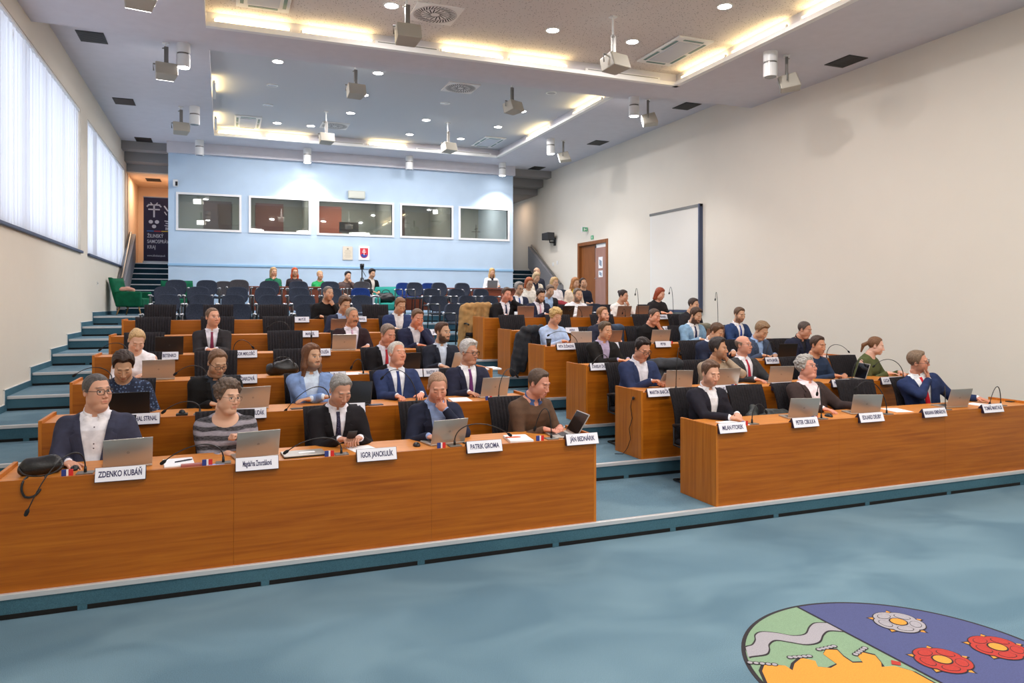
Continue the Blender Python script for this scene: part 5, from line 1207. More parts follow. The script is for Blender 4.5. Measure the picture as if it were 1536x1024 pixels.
laptop(0, 738, 'x', 0, xy=(x_at(738, 21.0), 20.98, ZB9 + .752), ang=100, lid=mat('grey laptop', (122, 124, 126), .4, .3), mark=None)['label'] = 'grey laptop on the wall table before the woman in white jacket'
t = thing('laptop', 'closed grey laptop with a paper on it, left of the grey-haired man', 'laptop', on(0, 455, .20), R(4), 'laptops on the desks')
MB().box((-.165, -.11, .002), (.165, .11, .012)).build('base', M_LAPDARK, t, bevel=.003); MB().box((-.165, -.11, .0125), (.165, .11, .019)).build('lid', M_LAPTOP, t, bevel=.003)

FONT = None
def nameplate(k, ua, ub, text, label, block):
    y = rowy(k); xa, xb = x_at(ua, y - .02), x_at(ub, y - .02); w = xb - xa
    t = thing('nameplate', label, 'nameplate', ((xa + xb) / 2, y, topz(k)), 0, 'nameplates on the desk fronts')
    q = [(.045, TOP), (-.002, .046), (-.006, .046), (-.040, -.050), (-.036, -.053), (-.0025, -.053), (-.0025, TOP)]
    vs = [(-w / 2, a, b) for a, b in q] + [(w / 2, a, b) for a, b in q]; n = len(q)
    MB().add(vs, [tuple(range(n)), tuple(reversed(range(n, 2 * n)))] + [(i, n + i, n + (i + 1) % n, (i + 1) % n) for i in range(n)]).build('holder', M_PLATEK, t, fix=True)
    a, b = Vector((0, -.0075, .045)), Vector((0, -.0405, -.048)); d = (b - a).normalized(); nn = Vector((0, d.z, -d.y)); nn = nn if nn.y < 0 else -nn
    c = MB(); e = .0016
    p = [a + nn * .0003, b + nn * .0003, b + nn * e, a + nn * e]
    c.add([(s * (w / 2 - .003), v.y, v.z) for s in (-1, 1) for v in p], [(3, 2, 1, 0), (4, 5, 6, 7), (0, 1, 5, 4), (1, 2, 6, 5), (2, 3, 7, 6), (3, 0, 4, 7)])
    co = c.build('card', M_PLATE, t, fix=True)
    if text:
        cu = bpy.data.curves.new('lettering', 'FONT'); cu.body = text; cu.size = .058; cu.align_x = 'CENTER'; cu.align_y = 'CENTER'; cu.extrude = .0004; cu.offset = .0016
        o = bpy.data.objects.new('lettering', cu); COL.objects.link(o); o.parent = t; cu.materials.append(M_INK)
        m = (a + b) / 2 + nn * .0022; zax = nn; yax = -d; xax = yax.cross(zax)
        Mx = Matrix((xax, yax, zax)).transposed().to_4x4(); o.matrix_local = Matrix.Translation(m) @ Mx
        wd = len(text) * .6 * .058
        sx = min(.62, (w * .86) / wd); o.scale = (sx, 1, 1)
    return t
NP = [('L', 0, 142, 219, 'ZDENKO KUBÁŇ', 'before the heavyset man in slate blazer'), ('L', 0, 353, 418, 'Magdaléna Zmorzláková', 'before the woman in grey striped top'), ('L', 0, 535, 595, 'IGOR JANCKULÍK', 'before the grey-haired man with dotted tie'), ('L', 0, 700, 753, 'PATRIK GROMA', 'before the shaven-headed man in navy blazer'), ('L', 0, 849, 897, 'JÁN BEDNÁRIK', 'at the right end of the left front desk'),
      ('L', 1, 189, 240, 'MICHAL STRNAL', 'before the man in dark checked shirt'), ('L', 1, 352, 400, 'VLADIMÍR HUDÁK', 'before the man in black jacket and glasses'), ('L', 1, 502, 548, 'MILAN LACO', 'before the long-haired man in light blue blazer'),
      ('L', 2, 342, 386, 'MAJA ŽIAKOVÁ', 'before the empty second seat of the third row'), ('L', 2, 479, 519, 'MAREK ŠEFČÍK', 'before the empty third seat of the third row'), ('L', 2, 596, 634, '', 'blank, before the grey-haired man with red tie'), ('L', 2, 635, 680, 'RASTISLAV ZÁNOVIT', 'before the dark-bearded man in navy jacket'),
      ('L', 3, 226, 268, 'PETER BETENKO', 'before the empty first seat of the fourth row'), ('L', 3, 350, 386, 'IGOR MIKLOŠIČ', 'before the man with burgundy tie'), ('L', 3, 461, 496, 'PAVOL HOLEŠA', 'before the mustached man in maroon jacket'), ('L', 4, 452, 478, 'MARCEL', 'before the empty third seat of the fifth row'), ('L', 4, 644, 660, 'JÁN', 'at the right end of the fifth row left desk'), ('L', 5, 442, 464, 'MATÚŠ', 'before the empty third seat of the rearmost row'), ('L', 5, 536, 550, 'PAVOL', 'right of the man in black sweater'),
      ('R', 0, 1078, 1119, 'MILAN FTOREK', 'before the young man in dark blazer'), ('R', 0, 1189, 1227, 'PETER CIBULKA', 'left of the grey curly-haired man'), ('R', 0, 1289, 1325, 'EDUARD DEUBY', 'right of the grey curly-haired man'), ('R', 0, 1385, 1419, 'MARIANNA REMENÁROVÁ', 'left of the man with bright red tie'), ('R', 0, 1474, 1504, 'TOMÁŠ MARTAUS', 'right of the man with bright red tie'),
      ('R', 1, 971, 1006, 'MARTIN BARČÍK', 'before the man in blue suit with a phone'), ('R', 1, 1068, 1098, 'MARTIN KULAN', 'before the man in beige jacket'), ('R', 1, 1158, 1188, 'MICHAL SALA', 'before the bald man with red tie'), ('R', 1, 1248, 1275, 'PETER MIKULA', 'before the man in petrol blue jacket'), ('R', 1, 1322, 1353, 'LUCIA ORSÁGOVÁ', 'before the woman in green jacket'),
      ('R', 2, 885, 916, 'STANISLAV ŽACHAR', 'before the man in black jacket and lilac shirt'), ('R', 2, 984, 1006, 'JANKA', 'before the empty second seat of the third row, right block'), ('R', 2, 1148, 1168, 'MARTIN JÁNOŠÍK', 'before the fair-haired man in steel blue jacket'), ('R', 3, 835, 863, 'IVETA ŽUŽIAKOVÁ', 'before the curly blonde woman'), ('R', 3, 912, 930, 'MILAN', 'before the red-bearded man'), ('R', 3, 983, 1006, 'PETER', 'before the man in black t-shirt'), ('R', 4, 848, 868, 'ANNA', 'before the empty second seat of the fifth row, right block'), ('R', 4, 994, 1008, 'JURAJ', 'before the empty fourth seat of the fifth row, right block'), ('R', 5, 755, 779, 'JÁN PODMAN', 'before the man in black suit on the phone'), ('R', 5, 987, 1002, 'DENISA', 'before the red-haired woman in black')]
for s, k, a, b, tx, w in NP: nameplate(k, a, b, tx, 'white nameplate ' + w, s)

def mic(k, u, tip, label, d=.10, dip=None, flag=True, up=.16, short=''):
    """tip = (pixel column, height above the desk top, distance y from the desk front)"""
    x, y, z = on(k, u, d)
    t = thing('gooseneck_microphone', label, 'microphone', (x, y, z), 0, 'gooseneck microphones')
    MB().box((-.055, -.045, .0), (.055, .045, .010)).build('base_plate', M_POLE, t, bevel=.003)
    MB().tube([(0, 0, .008), (0, 0, .05)], [.011, .009], 10).build('socket', M_BLACK, t, smooth=True)
    ty = tip[2]; tx = x_at(tip[0], rowy(k) + ty) - x; e = Vector((tx, ty - d, tip[1])); 
    p = bez([(0, 0, .04), (0, 0, .04 + up), (e.x * .55, e.y * .55, max(e.z, .02) + up * .8 + .03), e], 18)
    MB().tube(p, [.0052] * 10 + [.004] * 9, 8).build('gooseneck', M_BLACK, t, smooth=True)
    v = (p[-1] - p[-2]).normalized(); h = MB().tube([p[-1] - v * .008, p[-1] + v * .004, p[-1] + v * .012, p[-1] + v * .034, p[-1] + v * .043], [.005, .0115, .0135, .0125, .006], 10).build('mic_head', mat('foam windscreen', (14, 14, 16), .95), t, smooth=True)
    return t
def sock(k, u, label, d=.06):
    x, y, z = on(k, u, d)
    t = thing('tricolour_tag', label, 'tag', (x, y, z), 0, 'blue and red desk tags')
    MB().box((-.036, -.006, 0), (-.006, .006, .045)).build('blue_block', M_BLUEP, t); MB().box((-.006, -.005, 0), (.008, .005, .045)).build('white_block', M_PAPER, t); MB().box((.008, -.006, 0), (.036, .006, .045)).build('red_block', M_RED, t)
MICS = [(0, 128, (42, -.165, -.16), 'L', 0, .20), (0, 335, (248, .06, .05), 'L', 1, .14), (0, 512, (432, .07, .05), 'L', 2, .12), (0, 682, (762, .075, .10), 'L', 3, .16), (0, 827, (803, .10, .20), 'L', 4, .28),
        (1, 300, (248, .055, .08), 'L', 0, .10), (1, 495, (430, .02, .02), 'L', 2, .26), (1, 625, (575, .28, .2), 'L', 3, .2), (1, 748, (775, .24, .25), 'L', 4, .2),
        (2, 168, (114, .10, .15), 'L', 0, .12), (2, 310, (265, .09, .05), 'L', -1, .12), (2, 545, (528, .10, .1), 'L', 3, .14), (3, 350, (378, .10, .0), 'L', 1, .14), (3, 467, (467, .23, .12), 'L', 3, .16), (4, 435, (403, .12, .1), 'L', -2, .14), (3, 192, (152, .1, .12), 'L', -3, .12),
        (0, 1128, (1148, .13, .10), 'R', 0, .14), (0, 1232, (1226, .27, .2), 'R', 2, .2), (0, 1330, (1285, .30, .2), 'R', -4, .2), (0, 1418, (1417, .2, .16), 'R', 4, .16), (0, 1501, (1485, .05, .1), 'R', -5, .26),
        (1, 1014, (1020, .45, .15), 'R', 0, .2), (1, 1278, (1297, .22, .1), 'R', -6, .16), (1, 1355, (1312, .20, .1), 'R', 4, .18), (2, 912, (890, .06, .0), 'R', 0, .14), (2, 1240, (1272, .10, .1), 'R', -7, .18), (3, 866, (824, .18, .1), 'R', 0, .12), (2, 1150, (1163, .18, .15), 'R', -8, .2),
        (5, 873, (856, .16, .1), 'R', 2, .12), (5, 938, (934, .10, .1), 'R', 3, .12), (5, 958, (953, .48, .16), 'R', -9, .34), (5, 1010, (1004, .51, .16), 'R', -10, .36), (4, 1077, (1073, .56, .16), 'R', -11, .4), (4, 1010, (1006, .20, .1), 'R', -12, .12)]
NOONE = {-1: 'before the empty second seat of the third row', -2: 'before the empty seats of the fifth row', -3: 'at the left end of the fourth row', -4: 'right of the grey curly-haired man in brown jacket', -5: 'at the far right end of the right front desk', -6: 'left of the woman in green jacket', -7: 'at the right end of the third row, right block', -8: 'before the fair-haired man in steel blue jacket', -9: 'standing tall left of the white wall panel', -10: 'standing tall before the white wall panel', -11: 'standing tall right of the white wall panel', -12: 'short, right of the red-haired woman in black'}
for k, u, tip, s, i, up in MICS:
    w = NOONE[i] if i < 0 else 'before the ' + W(s, k, i)
    mic(k, u, tip, 'black gooseneck microphone ' + w, up=up)
for k, u, s, i in ((0, 101, 'L', 0), (0, 311, 'L', 1), (0, 494, 'L', 2), (0, 662, 'L', 3), (0, 810, 'L', 4), (1, 733, 'L', 4), (2, 678, 'L', 4), (0, 1117, 'R', 0), (0, 1222, 'R', 2), (1, 1101, 'R', 1), (2, 919, 'R', 0), (3, 932, 'R', 1), (3, 1006, 'R', 2)):
    sock(k, u, 'blue and red tag before the ' + W(s, k, i))

def slab(name, label, cat, k, u, d, w, l, h, m, rz=0, zo=0, group=None, dx=0):
    x, y, z = on(k, u, d); t = thing(name, label, cat, (x + dx, y, z + zo), R(rz), group)
    MB().box((-w / 2, -l / 2, 0), (w / 2, l / 2, h)).build('body', m, t, bevel=min(.003, h * .3)); return t
for k, u, d, rz, h, l in ((0, 268, .22, 6, .012, 'stack of white papers beside the woman in grey striped top'), (0, 777, .17, -8, .022, 'thick stack of white papers before the man in brown sweater'), (0, 545, .24, 12, .003, 'white sheet beside the grey-haired man with dotted tie'), (0, 1100, .20, 5, .004, 'white sheet before the young man in dark blazer'), (0, 1345, .28, -14, .004, 'long white paper right of the silver laptop in the right front row'), (0, 1470, .24, 4, .008, 'white papers under the hand of the man with bright red tie'), (2, 530, .22, 5, .004, 'white papers before the grey-haired man with red tie'), (1, 690, .22, -6, .006, 'papers before the white-haired man with purple tie'), (2, 735, .2, 0, .02, 'open notebook at the right end of the third row left desk'), (2, 1250, .2, 0, .02, 'white papers at the right end of the third row, right block'), (1, 1120, .2, 8, .01, 'open magazine before the bald man with red tie')):
    slab('paper_stack', l, 'papers', k, u, d, .21, .297, h, M_PAPER, rz, group='papers on the desks')
pn = mat('pen body', (26, 28, 48), .4)
def pen(k, u, d, rz, m, l, zo):
    x, y, z = on(k, u, d); t = thing('pen', l, 'pen', (x, y, z + zo), R(rz), 'pens')
    MB().tube([(-.07, 0, .005), (.05, 0, .005), (.062, 0, .005), (.07, 0, .005)], [.005, .005, .004, .001], 8).build('barrel', m, t, smooth=True); MB().box((.0, -.0015, .0095), (.045, .0015, .011)).build('clip', m, t)
pen(0, 276, .22, 30, pn, 'dark pen on the papers beside the striped top woman', .013)
pen(0, 770, .17, -12, mat('orange pen', (232, 96, 40), .4), 'orange pen on the thick paper stack', .023)
slab('wallet', 'rose leather wallet before the papers of the woman in striped top', 'wallet', 0, 290, .08, .17, .05, .018, mat('rose leather', (168, 98, 92), .5), 4)
slab('leaflet', 'blue and white leaflet beside the nameplate of the woman in striped top', 'leaflet', 0, 324, .06, .12, .05, .004, mat('blue white print', (150, 172, 222), .6), 4)
slab('paper_slip', 'white slip lying on the closed grey laptop', 'papers', 0, 460, .20, .13, .05, .002, M_PAPER, 6, .019)
slab('phone', 'dark phone lying before the long-haired man in light blue blazer', 'phone', 1, 448, .15, .15, .075, .008, M_BLACK, 4, group='phones')
slab('phone', 'dark blue phone lying before the white-haired man with blue tie', 'phone', 1, 563, .14, .15, .075, .009, mat('phone blue', (50, 56, 84), .4), 4, group='phones')
slab('phone', 'black phone lying beside the nameplate of the shaven-headed man', 'phone', 0, 708, .17, .15, .075, .009, M_BLACK, 10, group='phones')
slab('phone', 'black phone at the right end of the right front desk', 'phone', 0, 1518, .3, .15, .08, .01, M_BLACK, 4, group='phones')
for k, u, d, l in ((0, 112, .26, 'dark computer mouse under the hand of the heavyset man'), (0, 625, .22, 'black computer mouse under the hand of the shaven-headed man'), (0, 1243, .2, 'dark mouse before the man in brown jacket')):
    x, y, z = on(k, u, d); t = thing('computer_mouse', l, 'mouse', (x, y, z), 0, 'computer mice')
    m = MB().ell((0, 0, .006), (.031, .052, .028), 16, 10); m.v = [(a, b, max(c, 0)) for a, b, c in m.v]; m.build('shell', M_BLACK, t, smooth=True); MB().cbox((0, -.025, .031), (.006, .018, .006)).build('wheel', M_GRILL, t)
def held(s, k, i, l, m=M_BLACK, tilt=-35, off=(0, 0, 0)):
    sh, x, r, inf = WHO[s, k, i]; a = inf['arms']; p = (a[0][3] + a[0][4] * .13 + a[1][3] + a[1][4] * .13) / 2 + np.array(off)
    t = thing('phone', l, 'phone', Vector(r.location) + Vector(p), 0, 'phones'); t.rotation_euler = (R(tilt), 0, 0)
    MB().cbox((0, 0, 0), (.074, .15, .009)).build('body', m, t, bevel=.003); MB().cbox((0, .0, .0052), (.068, .142, .001)).build('display', M_SCREEN, t)
held('L', 0, 2, 'black phone held in both hands of the grey-haired man with dotted tie', off=(0, -.01, .03))
held('R', 1, 0, 'pale phone held by the man in blue suit', mat('pale phone', (170, 166, 164), .4), -50, (.02, -.01, .04))
held('R', 3, 0, 'black phone held by the curly blonde woman in light blue', off=(.02, -.02, .02))
held('R', 5, 1, 'black phone held by the man in navy suit with pink tie', off=(0, 0, .02))
t = thing('coffee_cup', 'black takeaway coffee cup before the curly blonde woman', 'cup', on(3, 823, .2)); MB().tube([(0, 0, 0), (0, 0, .1)], [.03, .04], 16).build('cup', M_BLACK, t, smooth=True); MB().tube([(0, 0, .1), (0, 0, .115)], [.043, .04], 16).build('lid', M_BLACK, t)
t = thing('water_glass', 'small clear glass before the man in black suit on the phone', 'glass', on(5, 774, .2)); MB().tube([(0, 0, .0), (0, 0, .12)], [.03, .034], 16).build('tumbler', mat('pale glass', (206, 214, 222), .1), t, smooth=True)
t = thing('desk_unit', 'small black conference unit on the second row desk left of the striped top woman', 'unit', on(1, 273, .1)); MB().box((-.05, -.04, 0), (.05, .04, .02)).build('base', M_BLACK, t, bevel=.004); MB().ell((0, 0, .02), (.03, .025, .035), 12, 8).build('knob', M_BLACK, t, smooth=True)
# cable hanging down the end of the second right desk
t = thing('cable', 'black cable hanging down the end panel of the second right desk', 'cable', (XC - .012, rowy(1) + .12, rowz(1)))
MB().tube([(0, .0, .70), (-.01, .06, .66), (0, .10, .58), (0, .06, .45), (0, .13, .32), (0, .10, .2), (-.01, .16, .08), (-.03, .22, .008), (-.12, .26, .006)], .004, 6).build('cord', M_BLACK, t, smooth=True)
MB().ell((-.006, .03, .69), (.012, .02, .02), 10, 8).build('plug', M_BLACK, t, smooth=True)
# ------------------------------------------------------------------ on the walls
t = thing('roll_up_banner', 'dark purple banner with white heraldic signs on the left landing', 'banner', (-1.85, 24.95, 3.385))
BAN = mat('banner purple', (44, 36, 62), .7)
MB().box((-.42, -.012, .08), (.42, 0, 2.02)).build('sheet', BAN, t); MB().box((-.44, -.06, 0), (.44, .06, .08)).build('base', M_STEEL, t, bevel=.01); MB().box((-.43, -.02, 2.02), (.43, .01, 2.045)).build('top_bar', M_STEEL, t)
wm = mat('banner white print', (206, 204, 212), .7); yb = -.0135
s = MB()
def vbar(m, x0, z0, x1, z1, w):
    d = Vector((x1 - x0, 0, z1 - z0)).normalized(); n = Vector((-d.z, 0, d.x)) * w / 2
    a, b = Vector((x0, yb, z0)), Vector((x1, yb, z1)); m.add([a - n, b - n, b + n, a + n], [(0, 1, 2, 3)])
# double cross with branches
cx = -.13; vbar(s, cx, 1.42, cx, 1.82, .045); vbar(s, cx - .16, 1.66, cx + .16, 1.66, .04); vbar(s, cx - .17, 1.80, cx + .17, 1.80, .04)
for q in (-1, 1): vbar(s, cx + q * .14, 1.80, cx + q * .2, 1.74, .04); vbar(s, cx + q * .06, 1.82, cx + q * .1, 1.87, .03)
s.build('cross_sign', wm, t)
s = MB()
for px, pz in ((-.22, 1.28), (-.05, 1.28), (-.13, 1.14)): s.add([(px + .06 * math.cos(a), yb, pz + .055 * math.sin(a)) for a in [2 * PI * i / 20 for i in range(20)]], [tuple(range(20))])
s.build('rose_sign', wm, t)
s = MB()
for i in range(4): vbar(s, .16 + .03 * (i % 2), 1.32 - .07 * i, .30, 1.30 - .07 * i, .03); vbar(s, .2 + .05 * i, 1.12, .2 + .04 * i, 1.04, .03)
vbar(s, .15, 1.78, .26, 1.62, .04); vbar(s, .26, 1.62, .36, 1.74, .04); vbar(s, .16, 1.6, .22, 1.5, .03)
s.build('bear_sign', wm, t)
for i, c in enumerate(((60, 120, 190), (190, 60, 70), (226, 190, 60))): MB().box((-.33 + .2 * i, yb, .985), (-.14 + .2 * i, -.011, 1.01)).build('colour_bar', mat('banner bar %d' % i, c, .7), t)
def words(txt, x, z, size, m, parent, y, name='lettering', al='LEFT', ry=0):
    cu = bpy.data.curves.new(name, 'FONT'); cu.body = txt; cu.size = size; cu.align_x = al; cu.extrude = .0006; cu.offset = size * .012; cu.materials.append(m)
    o = bpy.data.objects.new(name, cu); COL.objects.link(o); o.parent = parent; o.location = (x, y, z); o.rotation_euler = (PI / 2, 0, 0); return o
for txt, z, sz in (('ŽILINSKÝ', .80, .15), ('SAMOSPRÁVNY', .63, .15), ('KRAJ', .46, .15), ('www.zilinskazupa.sk', .22, .085)):
    o = words(txt, -.32, z, sz, wm, t, yb); o.scale = (.72, 1, 1)
t = thing('certificate', 'pale framed certificate on the blue wall left of the coat of arms', 'certificate', (3.565, YB - .015, 3.72))
MB().cbox((0, 0, 0), (.31, .02, .42)).build('frame', mat('pale frame', (206, 200, 190), .5), t); MB().cbox((0, -.011, 0), (.27, .002, .38)).build('sheet', mat('parchment', (214, 206, 188), .7), t)
g = MB()
for i in range(7): g.cbox((0, -.0125, .08 - .035 * i), (.16 + .03 * (i % 3), .001, .006))
g.cbox((0, -.0125, .13), (.05, .001, .05)); g.build('print', mat('faint print', (156, 146, 130), .8), t)
t = thing('coat_of_arms_sign', 'white plaque with red and blue shield bearing a white double cross', 'plaque', (4.065, YB - .015, 3.735))
MB().cbox((0, 0, 0), (.33, .02, .43)).build('board', M_PAPER, t)
def shield(w, h): return [(-w, h), (w, h)] + [(w * math.cos(a) ** .8, -h * .1 - h * .95 * math.sin(a)) for a in [PI / 2 * i / 10 for i in range(10)]] + [(0, -h * 1.05)] + [(-w * math.cos(a) ** .8, -h * .1 - h * .95 * math.sin(a)) for a in [PI / 2 * i / 10 for i in reversed(range(10))]]
def plate(pts, y, m, name): MB().add([(a, y, b) for a, b in pts], [tuple(range(len(pts)))]).build(name, m, t)
plate(shield(.125, .15), -.0115, mat('arms red', (200, 36, 52), .5), 'red_field')
hl = [(-.10, -.06)] + [(.10 * math.cos(a), -.06 + .028 * max(0, math.cos(3 * a)) + .008) for a in [PI - PI * i / 24 for i in range(25)]] + [(.1, -.06), (.075, -.115), (0, -.155), (-.075, -.115)]
plate(hl, -.0125, mat('arms blue', (44, 64, 150), .5), 'blue_hills')
g = MB(); g.cbox((0, -.0135, .03), (.02, .001, .19)); g.cbox((0, -.0135, .085), (.085, .001, .022)); g.cbox((0, -.0135, .03), (.12, .001, .022)); g.build('double_cross', M_PAPER, t)
t = thing('wall_lamp', 'pale rectangular emergency light above the middle booth window', 'light', (3.83, YB - .05, 5.53)); MB().cbox((0, 0, 0), (.52, .09, .24)).build('housing', mat('lamp housing', (190, 196, 186), .4), t, bevel=.012); MB().cbox((0, -.047, 0), (.46, .004, .18)).build('diffuser', mat('lamp diffuser', (206, 210, 200), .3), t)
t = thing('wall_mounted_camera', 'small white and black camera on the corner of the blue wall', 'camera', (-1.27, YB - .06, 5.58)); MB().cbox((0, 0, 0), (.13, .12, .2)).build('housing', M_WHITE, t, bevel=.02); MB().cbox((.03, -.062, -.02), (.06, .01, .12)).build('lens', M_BLACK, t)
t = thing('loudspeaker', 'dark loudspeaker on a bracket on the right wall', 'loudspeaker', (XR, 22.9, 4.42)); MB().cbox((-.26, .0, .04), (.26, .5, .24)).build('cabinet', M_GRILL, t, bevel=.015); MB().tube([(-.2, -.0, -.08), (-.2, 0, -.16), (-.01, -.0, -.16)], .025, 8).build('arm', M_BLACK, t); MB().cbox((-.012, 0, -.14), (.024, .14, .26)).build('wall_plate', M_BLACK, t)
gm = mat('sign green', (60, 170, 110), .4)
t = thing('exit_sign', 'small green and white exit sign box on the right wall', 'sign', (XR, 20.45, 4.47)); MB().cbox((-.12, 0, 0), (.2, .07, .16)).build('housing', M_WHITE, t, bevel=.008)
MB().cbox((-.12, -.036, 0), (.17, .002, .12)).build('green_panel', gm, t); g = MB(); g.cbox((-.15, -.038, 0), (.03, .002, .08)); g.cbox((-.10, -.038, 0), (.06, .002, .02)); g.cbox((-.085, -.038, 0), (.02, .002, .06)); g.build('pictogram', M_PAPER, t)
t = thing('exit_sign', 'tiny green running-man sign above the doorway', 'sign', (XR - .01, 20.15, 4.2)); MB().cbox((0, 0, 0), (.01, .16, .12)).build('panel', gm, t); MB().cbox((-.006, 0, 0), (.002, .04, .07)).build('pictogram', M_PAPER, t)
for i, (y, z) in enumerate(((23.05, 3.52), (22.7, 3.56))):
    t = thing('light_switch', 'white switch on the right wall, %s of two' % ['farther', 'nearer'][i], 'switch', (XR - .006, y, z), group='wall switches'); MB().cbox((0, 0, 0), (.012, .12, .12)).build('plate', M_WHITE, t, bevel=.003); MB().cbox((-.008, 0, 0), (.006, .05, .06)).build('rocker', M_WHITE, t)
t = thing('wall_socket', 'small white socket low on the left wall below the windows', 'socket', (XL + .006, 19.0, 2.62)); MB().cbox((0, 0, 0), (.012, .08, .08)).build('plate', M_WHITE, t, bevel=.003); MB().cbox((.007, 0, 0), (.004, .035, .035)).build('outlet', M_GRILL, t)
t = thing('wall_panel', 'large white projection panel in a dark edge on the right wall', 'panel', (XR, 15.665, 1.95))
MB().box((-.06, -1.06, .06), (-.045, 1.06, 2.52)).build('board', mat('panel white', (230, 226, 218), .8), t)
MB().box((-.10, -1.11, 0), (0, -1.06, 2.58)).build('edge', M_SILL, t); MB().box((-.05, 1.06, 0), (0, 1.11, 2.58)).build('edge', M_WHITE, t); MB().box((-.08, -1.11, 2.52), (0, 1.11, 2.58)).build('edge', M_POLE, t); MB().box((-.09, -1.11, 0), (0, 1.11, .05)).build('edge', M_SILL, t)
# tripod with a camera
tx = x_at(543, 20.6); t = thing('tripod', 'black camera tripod standing behind the chairs before the blue wall', 'tripod', (tx, 20.6, ZB9))
for a in (90, 210, 330): MB().tube([(.03 * math.cos(R(a)), .03 * math.sin(R(a)), 1.0), (.36 * math.cos(R(a)), .36 * math.sin(R(a)), 0)], [.016, .010], 8).build('leg', M_BLACK, t, smooth=True)
MB().tube([(0, 0, .6), (0, 0, 1.24)], .016, 8).build('centre_column', M_BLACK, t); MB().cbox((0, 0, 1.26), (.09, .09, .06)).build('head', M_BLACK, t, bevel=.01); MB().tube([(0, .04, 1.25), (.16, .30, 1.05)], .008, 6).build('pan_handle', M_BLACK, t)
t = thing('video_camera', 'small black camera mounted on the tripod', 'camera', (tx, 20.6, ZB9 + 1.29)); MB().cbox((0, 0, .05), (.10, .14, .10)).build('body', M_BLACK, t, bevel=.01); MB().tube([(0, -.07, .05), (0, -.14, .05)], .034, 12).build('lens', M_BLACK, t, smooth=True)

# ------------------------------------------------------------------ ceiling fittings and light
E_COOL, E_WARM = (255, 250, 250), (255, 226, 160)
M_LAMP = emit('downlight glow', E_COOL, 22); M_TUBE = emit('tube glow', (255, 224, 160), 16); M_CYL = emit('cylinder glow', E_COOL, 40)
def lamp(kind, loc, energy, color, parent=None, size=.1, rot=(0, 0, 0), sy=None, spot=None, name='light'):
    l = bpy.data.lights.new(name, kind); l.energy = energy; l.color = lin(color)
    if kind == 'AREA':
        l.size = size; l.shape = 'DISK' if sy is None else 'RECTANGLE'
        if sy is not None: l.size_y = sy
    if kind == 'SPOT': l.spot_size = spot; l.spot_blend = .5; l.shadow_soft_size = size
    o = bpy.data.objects.new(name, l); COL.objects.link(o); o.location = loc; o.rotation_euler = rot
    if parent is not None: o.parent = parent
    return o
def ring(r0, r1, z0, z1, n=24):
    m = MB(); p = []
    for r, z in ((r0, z0), (r1, z0), (r1, z1), (r0, z1)): p.append([(r * math.cos(2*PI*i/n), r * math.sin(2*PI*i/n), z) for i in range(n)])
    vs = sum(p, []); fs = []
    for a in range(4):
        b = (a + 1) % 4
        for i in range(n): j = (i + 1) % n; fs.append((a*n+i, a*n+j, b*n+j, b*n+i))
    return m.add(vs, fs)
def downlight(x, y, z, label, onn=True):
    t = thing('downlight', label, 'downlight', (x, y, z), 0, 'round ceiling downlights')
    ring(.10, .125, -.012, .0).build('trim_ring', M_WHITE, t, smooth=False)
    MB().disc((0, 0), .10, -.008, -.002).build('lens', M_LAMP if onn else mat('unlit lens', (190, 192, 196), .2), t)
    if onn: lamp('AREA', (0, 0, -.02), 40, E_COOL, t, .18, name='lamp')
for x, y, w in ((2.34, 10.89, 'front tray, left of the nearest round vent'), (5.0, 10.91, 'front tray, left of the hanging floodlight'), (6.48, 10.89, 'front tray, between floodlight and air conditioner'), (7.0, 9.09, 'front tray, nearest the photographer'), (2.34, 5.5, 'front tray, far out over the photographer'), (5.0, 5.5, 'front tray, over the photographer'), (7.0, 5.5, 'front tray, right over the photographer')):
    downlight(x, y, T1, 'lit round downlight in the ' + w)
RN = {15.37: 'first', 17.1: 'second', 18.84: 'third', 20.6: 'last'}
for x, y in ((1.01, 15.37), (3.02, 15.37), (3.03, 17.1), (6.99, 17.1), (3.0, 18.84), (4.97, 18.84), (6.99, 18.84), (1.34, 20.6), (2.21, 20.6), (4.95, 20.6), (6.48, 20.6)):
    downlight(x, y, T2, 'lit round downlight, rear tray, %s row, %s' % (RN[y], 'far left' if x < 2 else 'left' if x < 4 else 'middle' if x < 6 else 'right'))
for x, y in ((1.01, 17.1), (1.01, 18.84), (4.98, 17.1), (7.01, 15.37)):
    downlight(x, y, T2, 'unlit round downlight, rear tray, %s row, %s' % (RN[y], 'far left' if x < 2 else 'middle' if x < 6 else 'right'), False)
def tube(x, y, z, L, along, label, e=1.0):
    t = thing('fluorescent_tube', label, 'tube light', (x, y, z), 0 if along == 'x' else R(90), 'warm tubes along the trays')
    MB().box((-L / 2, -.03, -.03), (L / 2, .03, -.012)).build('batten', M_WHITE, t)
    MB().tube([(-L / 2 + .03, 0, .016), (L / 2 - .03, 0, .016)], .016, 10).build('tube', M_TUBE, t, smooth=True)
    for s in (-1, 1): MB().cbox((s * (L / 2 - .015), 0, .005), (.03, .04, .05)).build('end_cap', M_WHITE, t)
zt = Z1 + .105; yt = 12.16 - .05
for i, x in enumerate((.42, 1.72, 4.02, 5.27)): tube(x, yt, zt, 1.16, 'x', 'warm glowing tube on the far edge of the front tray, %s from the left' % NTH[i])
for i, y in enumerate((11.25, 9.75, 8.1, 6.4)): tube(8.17, y, zt, 1.35, 'y', 'warm glowing tube on the right edge of the front tray, %s from the far corner' % NTH[i])
zt = Z2 + .095; yt = 21.73 - .05
for i, x in enumerate((.42, 1.70, 4.55)): tube(x, yt, zt, 1.16, 'x', 'warm glowing tube on the far edge of the rear tray, %s from the left' % NTH[i])
